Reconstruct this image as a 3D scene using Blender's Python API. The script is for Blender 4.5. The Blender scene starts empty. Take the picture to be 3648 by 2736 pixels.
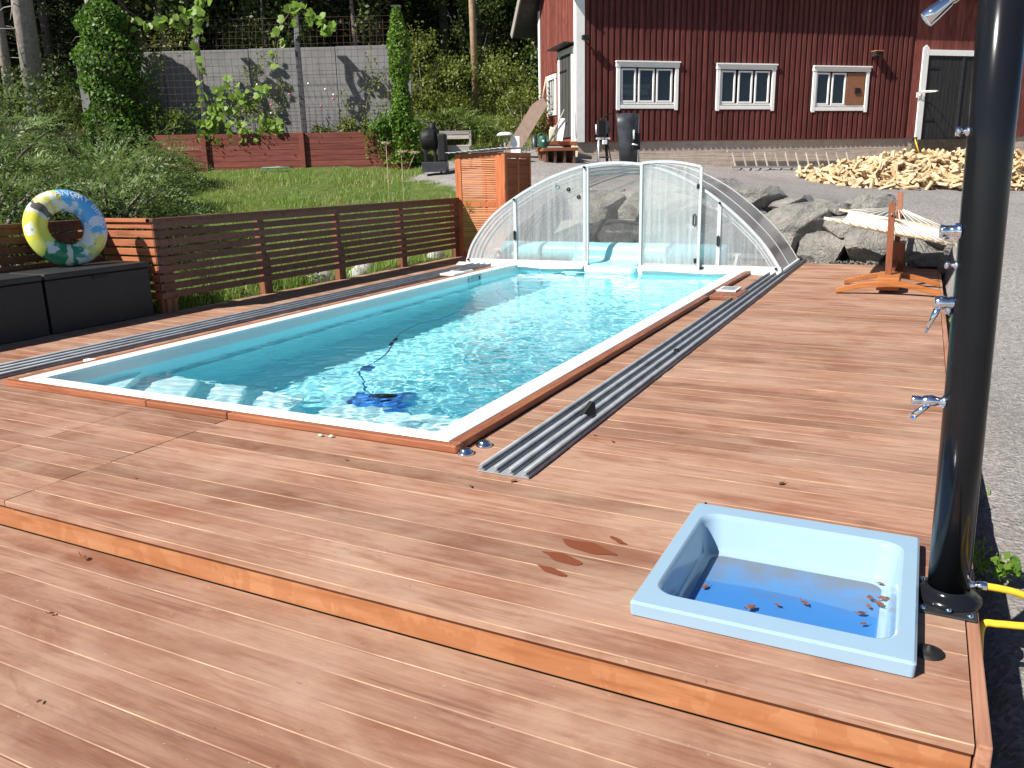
import bpy, bmesh, math, random
import numpy as np
from mathutils import Vector, Matrix, Euler, noise
SC = bpy.context.scene
COL = SC.collection
R = math.radians
rnd = random.Random(7)

# ------------------------------------------------------------------ camera, sky, sun, exposure
cam_data = bpy.data.cameras.new('camera')
cam = bpy.data.objects.new('camera', cam_data); COL.objects.link(cam)
CAM_POS = (0.0174, -0.0322, 1.4577)
YAW, PITCH, ROLL = -0.468668, 0.253697, -0.023012
def cam_matrix():
    cy, sy, cp, sp, cr, sr = math.cos(YAW), math.sin(YAW), math.cos(PITCH), math.sin(PITCH), math.cos(ROLL), math.sin(ROLL)
    fwd = Vector((sy*cp, cy*cp, -sp)); right = Vector((cy, -sy, 0)); up = right.cross(fwd)
    r2 = cr*right + sr*up; u2 = -sr*right + cr*up
    m = Matrix((r2, u2, -fwd)).transposed().to_4x4(); m.translation = CAM_POS
    return m
cam.matrix_world = cam_matrix()
cam_data.sensor_width = 36.0; cam_data.lens = 2875.56/3648*36
cam_data.clip_start = 0.05; cam_data.clip_end = 500
SC.camera = cam
SUN_DIR = Vector((0.55, 0.92, -1.0)).normalized()          # the way the light travels
SUN_EL = math.asin(-SUN_DIR.z); SUN_AZ = math.atan2(-SUN_DIR.x, -SUN_DIR.y)
world = bpy.data.worlds.new('World'); SC.world = world; world.use_nodes = True
wn = world.node_tree.nodes
sky = wn.new('ShaderNodeTexSky'); sky.sky_type = 'NISHITA'; sky.sun_disc = False
sky.sun_elevation = SUN_EL; sky.sun_rotation = SUN_AZ; sky.air_density = 0.6; sky.dust_density = 0.2; sky.ozone_density = 1.5
world.node_tree.links.new(sky.outputs[0], wn['Background'].inputs[0]); wn['Background'].inputs[1].default_value = 0.065
sun_l = bpy.data.lights.new('sun', 'SUN'); sun_l.energy = 5.0; sun_l.angle = R(0.53); sun_l.color = (1.0, 0.955, 0.89)
sun = bpy.data.objects.new('sun', sun_l); COL.objects.link(sun); sun.location = (-12, -18, 25)
sun.rotation_euler = SUN_DIR.to_track_quat('-Z', 'Y').to_euler()
sun_l.cycles.is_caustics_light = True
vs = SC.view_settings; vs.view_transform = 'Standard'; vs.look = 'None'; vs.gamma = 1.0; vs.use_curve_mapping = False; vs.exposure = 0.78
SC.cycles.use_denoising = True; SC.cycles.max_bounces = 18; SC.cycles.transparent_max_bounces = 24; SC.cycles.transmission_bounces = 12
SC.cycles.sample_clamp_indirect = 12.0; SC.cycles.caustics_refractive = True; SC.cycles.caustics_reflective = True; SC.cycles.blur_glossy = .4; SC.cycles.diffuse_bounces = 9; SC.cycles.glossy_bounces = 8

# ------------------------------------------------------------------ material helpers
MATS = {}
class NT:
    def __init__(s, name):
        s.m = bpy.data.materials.new(name); s.m.use_nodes = True; s.t = s.m.node_tree
        s.b = s.t.nodes['Principled BSDF']; s.out = s.t.nodes['Material Output']; MATS[name] = s.m
    def n(s, kind, **kw):
        x = s.t.nodes.new(kind)
        for k, v in kw.items():
            if k.startswith('i_'):
                key = k[2:]; key = int(key) if key.isdigit() else key.replace('_', ' ')
                if isinstance(v, bpy.types.NodeSocket): s.t.links.new(v, x.inputs[key])
                else: x.inputs[key].default_value = v
            else: setattr(x, k, v)
        return x
    def l(s, a, b): s.t.links.new(a, b)
    def coord(s, scale=(1, 1, 1), rand=True, kind='Object'):
        tc = s.n('ShaderNodeTexCoord')
        v = tc.outputs[kind]
        if rand:
            oi = s.n('ShaderNodeObjectInfo')
            mul = s.n('ShaderNodeVectorMath', operation='SCALE', i_0=(37.1, 53.7, 29.3)); s.l(oi.outputs['Random'], mul.inputs['Scale'])
            add = s.n('ShaderNodeVectorMath', operation='ADD', i_0=v, i_1=mul.outputs[0]); v = add.outputs[0]
        mp = s.n('ShaderNodeVectorMath', operation='MULTIPLY', i_0=v, i_1=scale)
        return mp.outputs[0]
    def noise(s, vec, scale=5, detail=4, rough=.55, dist=0):
        return s.n('ShaderNodeTexNoise', i_Vector=vec, i_Scale=scale, i_Detail=detail, i_Roughness=rough, i_Distortion=dist).outputs['Fac']
    def ramp(s, fac, stops, interp='LINEAR'):
        r = s.n('ShaderNodeValToRGB'); r.color_ramp.interpolation = interp; cr = r.color_ramp
        while len(cr.elements) > 1: cr.elements.remove(cr.elements[-1])
        for i, (p, c) in enumerate(stops):
            e = cr.elements[0] if i == 0 else cr.elements.new(p)
            e.position = p; e.color = c if len(c) == 4 else (*c, 1)
        s.l(fac, r.inputs[0]); return r.outputs[0]
    def mix(s, fac, a, b, mode='MIX'):
        x = s.n('ShaderNodeMix', data_type='RGBA', blend_type=mode)
        for sock, v in ((x.inputs[0], fac), (x.inputs[6], a), (x.inputs[7], b)):
            if isinstance(v, bpy.types.NodeSocket): s.l(v, sock)
            else: sock.default_value = v if isinstance(v, (int, float)) else ((*v, 1) if len(v) == 3 else v)
        return x.outputs[2]
    def math(s, op, a, b=0.0):
        x = s.n('ShaderNodeMath', operation=op)
        for sock, v in ((x.inputs[0], a), (x.inputs[1], b)):
            if isinstance(v, bpy.types.NodeSocket): s.l(v, sock)
            else: sock.default_value = v
        return x.outputs[0]
    def bump(s, h, strength=.3, dist=.01):
        b = s.n('ShaderNodeBump', i_Height=h, i_Strength=strength, i_Distance=dist); s.l(b.outputs[0], s.b.inputs['Normal'])
    def set(s, col=None, rough=None, metal=None, spec=None):
        for k, v in (('Base Color', col), ('Roughness', rough), ('Metallic', metal), ('Specular IOR Level', spec)):
            if v is None: continue
            if isinstance(v, bpy.types.NodeSocket): s.l(v, s.b.inputs[k])
            else: s.b.inputs[k].default_value = v if isinstance(v, (int, float)) else ((*v, 1) if len(v) == 3 else v)
        return s.m

def wood(name, light, mid, dark, axis=0, rough=.62, knots=.5, patch=.5, red=None, fine=1.0, spec=.3):
    s = NT(name)
    g = [16*fine]*3; g[axis] = .9
    p = [2.2]*3; p[axis] = .8
    vec = s.coord(tuple(g)); vp = s.coord(tuple(p))
    grain = s.noise(vec, 2.2, 6, .62, .35)
    col = s.ramp(grain, [(.30, dark), (.46, mid), (.66, light)])
    pt = s.noise(vp, 1.7, 5, .65, .6)
    fac = s.ramp(pt, [(.44, (0, 0, 0)), (.66, (1, 1, 1))])
    fac = s.math('MULTIPLY', fac, patch)
    col = s.mix(fac, col, red or dark)
    kv = [7.0]*3; kv[axis] = 2.6
    vor = s.n('ShaderNodeTexVoronoi', i_Vector=s.coord(tuple(kv)), i_Scale=.55)
    kf = s.ramp(vor.outputs['Distance'], [(.035, (1, 1, 1)), (.10, (.25, .25, .25)), (.16, (0, 0, 0))])
    col = s.mix(s.math('MULTIPLY', kf, knots), col, tuple(c*.35 for c in dark))
    oi = s.n('ShaderNodeObjectInfo')
    tint = s.math('MULTIPLY_ADD', oi.outputs['Random'], .40); s.t.nodes[-1].inputs[2].default_value = .80
    hs = s.n('ShaderNodeHueSaturation', i_Color=col); s.l(tint, hs.inputs['Value'])
    s.bump(grain, .25, .004)
    return s.set(hs.outputs[0], rough, spec=spec)

def plain(name, col, rough=.5, metal=0, var=.12, scale=8, spec=.5, bump=0):
    s = NT(name); nz = s.noise(s.coord(), scale, 5)
    c = s.ramp(nz, [(.3, tuple(x*(1-var) for x in col)), (.7, tuple(min(1, x*(1+var)) for x in col))])
    if bump: s.bump(nz, bump, .01)
    return s.set(c, rough, metal, spec)

def leafmat(name, a, b, trans=.25, scale=1.5, rough=.5):
    s = NT(name)
    oi = s.n('ShaderNodeNewGeometry'); nz = s.noise(s.coord(), scale, 3)
    f = s.math('ADD', s.math('MULTIPLY', oi.outputs['Random Per Island'], .55), s.math('MULTIPLY', nz, .6))
    c = s.ramp(f, [(.22, a), (.85, b)])
    s.set(c, rough, spec=.35)
    tr = s.n('ShaderNodeBsdfTranslucent'); c2 = s.mix(.5, c, tuple(min(1, x*1.8) for x in b)); s.l(c2, tr.inputs[0])
    mx = s.n('ShaderNodeMixShader', i_0=trans); s.l(s.b.outputs[0], mx.inputs[1]); s.l(tr.outputs[0], mx.inputs[2]); s.l(mx.outputs[0], s.out.inputs[0])
    return s.m

# ------------------------------------------------------------------ materials
deck_wood = wood('deck_wood', (.375, .218, .148), (.305, .166, .109), (.190, .092, .058), 0, .74, .5, .85, (.215, .084, .045), spec=.2)
for nm, b in (('deck_wood', deck_wood),):
    s = NT.__new__(NT); s.m = b; s.t = b.node_tree; s.b = s.t.nodes['Principled BSDF']; s.out = s.t.nodes['Material Output']
    src = s.b.inputs['Base Color'].links[0].from_socket
    geo = s.n('ShaderNodeNewGeometry')
    wv = s.n('ShaderNodeVectorMath', operation='MULTIPLY', i_0=geo.outputs['Position'], i_1=(.9, 1.5, 1)).outputs[0]
    big = s.noise(wv, 1.1, 6, .62, .8)                             # stain worn pale by feet, in broad drifts across boards
    wear = s.ramp(big, [(.42, (0, 0, 0)), (.66, (1, 1, 1))])
    col = s.mix(s.math('MULTIPLY', wear, .60), src, (.44, .30, .21))
    rv = s.n('ShaderNodeVectorMath', operation='MULTIPLY', i_0=geo.outputs['Position'], i_1=(.8, 2.6, 1)).outputs[0]
    rd = s.noise(rv, 1.9, 7, .68, 1.2); rf = s.ramp(rd, [(.53, (0, 0, 0)), (.64, (1, 1, 1))])       # darker, redder oil stain left in patches
    col = s.mix(s.math('MULTIPLY', rf, .55), col, (.23, .105, .064))
    st_ = s.noise(s.n('ShaderNodeVectorMath', operation='MULTIPLY', i_0=geo.outputs['Position'], i_1=(1.2, 46, 1)).outputs[0], 1.0, 5, .7); sf2 = s.ramp(st_, [(.60, (0, 0, 0)), (.70, (1, 1, 1))])
    col = s.mix(s.math('MULTIPLY', sf2, .30), col, (.15, .075, .05))
    gy = s.noise(wv, 5.0, 4, .6); gf = s.ramp(gy, [(.60, (0, 0, 0)), (.74, (1, 1, 1))])
    col = s.mix(s.math('MULTIPLY', gf, .22), col, (.33, .27, .22))
    sp = s.noise(wv, 38.0, 2, .5); sf = s.ramp(sp, [(.735, (0, 0, 0)), (.76, (1, 1, 1))])
    col = s.mix(s.math('MULTIPLY', sf, .35), col, (.55, .48, .42))
    dk = s.noise(s.n('ShaderNodeVectorMath', operation='ADD', i_0=wv, i_1=(9, 4, 2)).outputs[0], 26.0, 2, .5); df = s.ramp(dk, [(.72, (0, 0, 0)), (.76, (1, 1, 1))])
    col = s.mix(s.math('MULTIPLY', df, .45), col, (.10, .05, .035))
    s.l(col, s.b.inputs['Base Color'])
s = NT('deck_sunlit_worn_edge'); M_sunedge = s.set(s.ramp(s.noise(s.coord((1.3, 1, 1)), 1.6, 5, .7), [(.36, (.22, .115, .075)), (.54, (.35, .21, .13)), (.70, (.54, .37, .22))]), .7)  # worn wood, with the sunlit line of each board edge in its colour
M_fascia = wood('fascia_wood', (.43, .205, .098), (.37, .160, .070), (.25, .092, .036), 0, .5, .9, .6, (.30, .105, .035), .5)
M_coping = wood('coping_wood', (.34, .135, .065), (.27, .095, .045), (.15, .05, .025), 0, .45, .4, .5, (.16, .05, .028))
M_copingY = wood('coping_wood_long', (.34, .135, .065), (.27, .095, .045), (.15, .05, .025), 1, .45, .4, .5, (.16, .05, .028))
M_fence = wood('fence_wood_shaded', (.185, .088, .054), (.135, .063, .040), (.065, .030, .020), 1, .6, .9, .4, (.12, .05, .035))  # colour lowered to deepen the shade on the fence's near side
M_fenceX = wood('fence_wood_cross', (.42, .155, .065), (.34, .115, .05), (.18, .06, .028), 0, .6, .9, .3)  # brighter copy of the fence wood, coloured for the sunlit panel
M_post = wood('fence_post_wood', (.26, .105, .052), (.20, .08, .04), (.10, .04, .022), 2, .6, .9, .4)
M_cab = wood('cabinet_wood', (.46, .15, .055), (.38, .115, .042), (.20, .055, .022), 2, .5, .7, .3)
M_louv = wood('louvre_wood', (.50, .20, .075), (.43, .155, .06), (.25, .08, .03), 0, .5, .3, .3)
M_ham = wood('hammock_wood', (.42, .16, .045), (.35, .12, .034), (.24, .07, .018), 0, .4, .4, .2)
M_hamz = wood('hammock_post_wood', (.26, .088, .036), (.21, .068, .028), (.16, .045, .018), 2, .4, .3, .3)
M_grey = wood('weathered_wood', (.42, .39, .35), (.33, .30, .27), (.20, .18, .16), 0, .8, .3, .3)
M_pale = wood('pale_wood', (.70, .60, .42), (.62, .50, .33), (.45, .33, .2), 2, .7, .2, .2)
M_barn = wood('barn_red', (.150, .047, .040), (.118, .036, .031), (.062, .020, .018), 2, .75, .3, .5, (.09, .02, .018), .6, .15)
M_gable = wood('barn_gable_red', (.20, .060, .045), (.16, .046, .036), (.085, .026, .02), 2, .8, .3, .6, (.27, .095, .07), .6, .15)
M_black = wood('barn_door_black', (.035, .035, .036), (.026, .026, .027), (.014, .014, .015), 2, .7, .2, .4, (.045, .044, .042), .6, .2)
M_white = plain('white_paint', (.80, .79, .75), .55, var=.05, scale=6)
M_redplank = wood('red_plank', (.22, .072, .052), (.175, .052, .040), (.10, .032, .026), 0, .75, .5, .4, (.12, .04, .034), .7, .15)
M_ply = plain('plywood', (.24, .10, .045), .7, var=.2)
M_log = None
s = NT('firewood'); v = s.coord((1, 1, 1)); nz = s.noise(s.n('ShaderNodeVectorMath', operation='MULTIPLY', i_0=v, i_1=(2, 26, 26)).outputs[0], 2, 4)
oi = s.n('ShaderNodeObjectInfo'); geo = s.n('ShaderNodeNewGeometry')
rn = s.math('FRACT', s.math('ADD', oi.outputs['Random'], geo.outputs['Random Per Island']))
c1 = s.ramp(rn, [(0, (.68, .53, .30)), (.3, (.74, .63, .43)), (.5, (.50, .32, .14)), (.7, (.76, .67, .50)), (.85, (.62, .46, .25)), (1, (.70, .56, .34))])
c2 = s.mix(s.ramp(nz, [(.35, (1, 1, 1)), (.6, (0, 0, 0))]), c1, (.42, .24, .10)); M_log = s.set(c2, .75)
M_bark = plain('bark', (.22, .16, .11), .9, var=.5, scale=20, bump=.5)
M_alu = plain('aluminium', (.80, .82, .82), .35, .35, var=.05)
M_rail = plain('rail_metal', (.30, .32, .335), .5, .25, var=.25, scale=6)
M_chrome = plain('chrome', (.88, .89, .92), .06, 1.0, var=.02)
M_pole = plain('black_pole_plastic', (.008, .009, .011), .16, 0, var=.1, spec=.28)
M_rubber = plain('black_rubber', (.012, .012, .012), .6, spec=.3)
M_box = plain('storage_plastic', (.018, .018, .019), .55, var=.2)
M_iron = plain('dark_metal', (.055, .057, .06), .45, .6, var=.3)
M_plow = plain('plow_plastic', (.035, .037, .042), .38, .0, var=.3)
M_steelgrey = plain('grey_painted_steel', (.075, .08, .088), .5, .2, var=.12)
M_rust = plain('rusty_wire', (.10, .045, .045), .8, .2, var=.3)
M_cangreen = plain('green_plastic', (.015, .10, .065), .4)
M_can = plain('cream_plastic', (.62, .58, .44), .5)
M_hose = plain('yellow_hose', (.80, .50, .03), .4, var=.06)
M_hosered = plain('hose_stripe', (.55, .05, .02), .4)
M_rope = plain('rope', (.78, .74, .64), .8)
M_cloth = plain('hammock_cloth', (.80, .79, .76), .85, var=.04, scale=30)
M_vinyl = plain('white_vinyl', (.74, .73, .70), .5, var=.06)
M_tarp = plain('grey_tarp', (.42, .41, .39), .6, var=.25, scale=4)
M_poolwhite = plain('pool_rim_white', (.86, .86, .84), .25, var=.02)
M_wallband = plain('pool_wall_white', (.78, .73, .70), .35, var=.02)
M_liner = plain('pool_liner', (.46, .93, .99), .45, var=.03, scale=3)
M_step = plain('pool_step', (.70, .90, .93), .5, var=.03, scale=20)
M_blue = plain('robot_blue', (.06, .30, .85), .35)
M_cover = plain('solar_cover', (.24, .60, .66), .3, var=.04)
M_coverw = plain('solar_cover_pale', (.28, .58, .62), .35, var=.04)
M_tray = plain('tray_acrylic', (.275, .405, .515), .12, var=.015, spec=.5)
s = NT('tray_floor'); v = s.coord((1, 1, 1), False)
sep = s.n('ShaderNodeSeparateXYZ', i_0=v); nz = s.noise(v, 9, 6, .7); fine = s.noise(v, 130, 3, .6)
f = s.math('ADD', s.math('MULTIPLY', sep.outputs['Y'], 1.6), s.math('MULTIPLY', nz, .9))
dirt = s.ramp(f, [(.50, (0, 0, 0)), (.92, (.85, .85, .85))])
sp = s.ramp(fine, [(.64, (0, 0, 0)), (.70, (1, 1, 1))])
c = s.mix(dirt, (.065, .225, .50), (.15, .15, .15)); M_trayfloor = s.set(s.mix(s.math('MULTIPLY', sp, .5), c, (.10, .09, .09)), .35)
s = NT('chrome_cap'); M_cap = s.set((.85, .86, .88), .1, 1.0)
s = NT.__new__(NT); s.m = M_fascia; s.t = M_fascia.node_tree; s.b = s.t.nodes['Principled BSDF']
src = s.b.inputs['Base Color'].links[0].from_socket; v = s.n('ShaderNodeTexCoord').outputs['Object']
dn = s.noise(s.n('ShaderNodeVectorMath', operation='MULTIPLY', i_0=v, i_1=(5, 1, 3)).outputs[0], 1.3, 5, .6, .6); df = s.ramp(dn, [(.49, (0, 0, 0)), (.505, (1, 1, 1))])   # runs of wood oil
sn = s.noise(s.n('ShaderNodeVectorMath', operation='MULTIPLY', i_0=v, i_1=(40, 1, 9)).outputs[0], 1.0, 4, .7); sf = s.ramp(sn, [(.66, (0, 0, 0)), (.72, (1, 1, 1))])
c = s.mix(s.math('MULTIPLY', df, .38), src, (.30, .105, .04)); c = s.mix(s.math('MULTIPLY', sf, .45), c, (.16, .06, .03)); s.l(c, s.b.inputs['Base Color'])
# stone, concrete, ground
s = NT('boulder_stone'); v = s.coord((1, 1, 1)); a = s.noise(v, 3, 8, .7, .4); b = s.noise(v, 26, 5, .7); d = s.noise(v, 90, 3, .6)
c = s.ramp(a, [(.28, (.13, .125, .12)), (.44, (.29, .275, .25)), (.60, (.42, .395, .35)), (.75, (.36, .28, .18))])
c = s.mix(s.ramp(b, [(.45, (0, 0, 0)), (.8, (.6, .6, .6))]), c, (.12, .12, .11)); c = s.mix(s.ramp(d, [(.62, (0, 0, 0)), (.72, (.7, .7, .7))]), c, (.55, .54, .5))
s.bump(s.math('ADD', b, s.math('MULTIPLY', a, 3)), 1.0, .07); M_rock = s.set(c, .8)
s = NT('concrete'); v = s.coord((1, 1, 1), False); a = s.noise(v, 2.2, 7, .7, .5); w = s.noise(s.n('ShaderNodeVectorMath', operation='MULTIPLY', i_0=v, i_1=(.35, .35, 9)).outputs[0], 2.0, 4)
c = s.ramp(a, [(.3, (.13, .125, .125)), (.55, (.215, .21, .21)), (.75, (.18, .17, .155))]); c = s.mix(s.ramp(w, [(.45, (0, 0, 0)), (.62, (.35, .35, .35))]), c, (.20, .19, .18)); s.bump(a, .4, .02); M_conc = s.set(c, .85)
s = NT('foundation_concrete'); v = s.coord((1, 1, 1), False); a = s.noise(v, 3.0, 8, .72, .5); w = s.noise(s.n('ShaderNodeVectorMath', operation='MULTIPLY', i_0=v, i_1=(.3, .3, 13)).outputs[0], 2.0, 5)
c = s.ramp(a, [(.3, (.40, .31, .24)), (.5, (.52, .42, .34)), (.72, (.60, .51, .43))]); c = s.mix(s.ramp(w, [(.42, (0, 0, 0)), (.62, (.5, .5, .5))]), c, (.38, .29, .21)); s.bump(s.math('ADD', a, w), .6, .03); M_found = s.set(c, .88)
s = NT('ground_cover'); tc = s.n('ShaderNodeTexCoord'); v = tc.outputs['Object']
at = s.n('ShaderNodeAttribute', attribute_name='surface'); sepc = s.n('ShaderNodeSeparateColor', i_0=at.outputs['Color'])
g1 = s.noise(v, 60, 5, .75); g2 = s.noise(v, 220, 3, .7); g3 = s.noise(v, 1.3, 4)
vo = s.n('ShaderNodeTexVoronoi', i_Vector=v, i_Scale=48)
grav = s.ramp(g1, [(.30, (.15, .14, .132)), (.5, (.32, .30, .285)), (.72, (.50, .475, .455))])
vr = s.n('ShaderNodeSeparateColor', i_0=vo.outputs['Color']); vg = s.ramp(vr.outputs[0], [(0, (.07, .066, .062)), (.5, (.27, .25, .235)), (1, (.56, .53, .50))]); big = s.noise(v, .45, 4, .6)
grav = s.mix(.5, grav, vg); grav = s.mix(s.ramp(big, [(.4, (0, 0, 0)), (.65, (.35, .35, .35))]), grav, (.17, .155, .14))
grav = s.mix(s.ramp(g2, [(.66, (0, 0, 0)), (.72, (.6, .6, .6))]), grav, (.62, .60, .58))
grav = s.mix(s.math('MULTIPLY', g3, .35), grav, (.25, .225, .20))
gr = s.ramp(s.noise(v, 5, 6, .7), [(.3, (.05, .085, .015)), (.55, (.10, .14, .03)), (.75, (.20, .17, .09))])
fl = s.ramp(s.noise(v, 2.5, 7, .75), [(.35, (.012, .013, .006)), (.55, (.03, .034, .012)), (.72, (.055, .05, .022))])
c = s.mix(sepc.outputs[0], grav, gr); c = s.mix(sepc.outputs[1], c, fl)
s.bump(s.math('ADD', g1, s.math('MULTIPLY', vo.outputs['Distance'], .8)), .8, .02); M_ground = s.set(c, .9, spec=.2)
M_soil = plain('soil', (.05, .038, .025), .95, var=.4)
# foliage
L_ivy = leafmat('ivy_leaf', (.022, .065, .008), (.13, .24, .03), .28)
L_ivyb = leafmat('bright_ivy_leaf', (.05, .11, .012), (.17, .29, .035), .3)
L_grape = leafmat('grape_leaf', (.06, .14, .02), (.26, .38, .06), .38, 9)
L_bush = leafmat('bush_leaf', (.040, .075, .010), (.22, .25, .05), .3)
L_conif = leafmat('conifer_leaf', (.014, .028, .009), (.065, .095, .030), .15)
L_juni = leafmat('juniper_leaf', (.028, .058, .014), (.20, .28, .085), .25)
L_dark = leafmat('forest_leaf', (.018, .040, .009), (.12, .17, .035), .25)
L_shadow = leafmat('shadow_leaf', (.006, .013, .004), (.030, .050, .012), .1)  # leaf colour carries the black shadow below the junipers
L_grass = leafmat('grass_blade', (.07, .145, .018), (.27, .38, .075), .38)
L_dry = plain('dry_stem', (.36, .28, .17), .8)
L_dead = plain('dead_leaf_brown', (.17, .065, .03), .7, var=.6, scale=40)
L_rose = plain('rose_petal', (.75, .12, .28), .5)
M_trunk = plain('trunk_bark', (.17, .135, .11), .95, var=.4, scale=14, bump=.5)
M_trunkp = plain('pale_trunk_bark', (.34, .29, .25), .95, var=.3, scale=14, bump=.5)
M_poletimber = plain('pole_timber', (.40, .27, .17), .8, var=.2, scale=10)
# glass-like
def sheet(name, tint, transp, diffuse, gloss_r=.08, streak=False, fres=1.35, tlf=.45):
    s = NT(name); s.t.nodes.remove(s.b)
    tr = s.n('ShaderNodeBsdfTransparent', i_Color=(*tint, 1))
    df = s.n('ShaderNodeBsdfDiffuse', i_Color=(*diffuse, 1)); tl = s.n('ShaderNodeBsdfTranslucent', i_Color=(*diffuse, 1))
    hz = s.n('ShaderNodeMixShader', i_0=tlf); s.l(df.outputs[0], hz.inputs[1]); s.l(tl.outputs[0], hz.inputs[2])
    mx = s.n('ShaderNodeMixShader'); s.l(tr.outputs[0], mx.inputs[1]); s.l(hz.outputs[0], mx.inputs[2])
    if streak:
        v = s.coord((1, 1, 1), False)
        a = s.noise(s.n('ShaderNodeVectorMath', operation='MULTIPLY', i_0=v, i_1=(9, 9, .35)).outputs[0], 2.4, 6, .7)
        f1 = s.noise(s.n('ShaderNodeVectorMath', operation='MULTIPLY', i_0=v, i_1=(55, 55, .9)).outputs[0], 2.0, 3, .6)
        b = s.noise(v, 1.6, 3)
        st = s.ramp(a, [(.40, (0, 0, 0)), (.75, (.40, .40, .40))]); st2 = s.ramp(f1, [(.68, (0, 0, 0)), (.76, (.6, .6, .6))])
        f = s.math('ADD', s.math('MULTIPLY', st, b), s.math('MULTIPLY', st2, b)); f = s.math('ADD', f, 1-transp); f = s.math('MINIMUM', f, .85)
        s.l(f, mx.inputs[0])
    else: mx.inputs[0].default_value = 1-transp
    gl = s.n('ShaderNodeBsdfGlossy', i_Roughness=gloss_r); ge = s.n('ShaderNodeNewGeometry')
    dt = s.n('ShaderNodeVectorMath', operation='DOT_PRODUCT', i_0=ge.outputs['Normal'], i_1=ge.outputs['Incoming'])
    om = s.math('SUBTRACT', 1.0, s.math('ABSOLUTE', dt.outputs['Value'])); fr = s.math('MULTIPLY_ADD', s.math('POWER', om, 5.0), .9); s.t.nodes[-1].inputs[2].default_value = .035 if fres < 1.45 else .06
    m2 = s.n('ShaderNodeMixShader'); s.l(fr, m2.inputs[0]); s.l(mx.outputs[0], m2.inputs[1]); s.l(gl.outputs[0], m2.inputs[2]); s.l(m2.outputs[0], s.out.inputs[0])
    return s.m
M_pane = sheet('enclosure_pane', (.98, .985, .98), .86, (.85, .87, .87), .05, True)
M_shell = sheet('enclosure_shell', (.96, .96, .97), .50, (.90, .89, .92), .15, tlf=.80)
M_backpane = sheet('back_pane', (.98, .985, .98), .93, (.80, .82, .80), .1)
M_glass = NT('window_glass').set((.02, .024, .026), .03, 0, .9)
s = NT('pool_water'); s.t.nodes.remove(s.b); g = s.n('ShaderNodeBsdfGlass', i_IOR=1.33, i_Roughness=0.0, i_Color=(.95, 1, 1, 1)); s.l(g.outputs[0], s.out.inputs[0]); M_water = s.m
M_traywater = sheet('tray_puddle', (.84, .93, 1.0), 1.0, (.2, .3, .4), .02)
M_wet = NT('wet_stain').set((.20, .062, .03), .2, 0, .5)
M_glass = sheet('window_glass_clear', (.55, .60, .60), .97, (.3, .33, .35), .03, False, 1.5)

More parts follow.
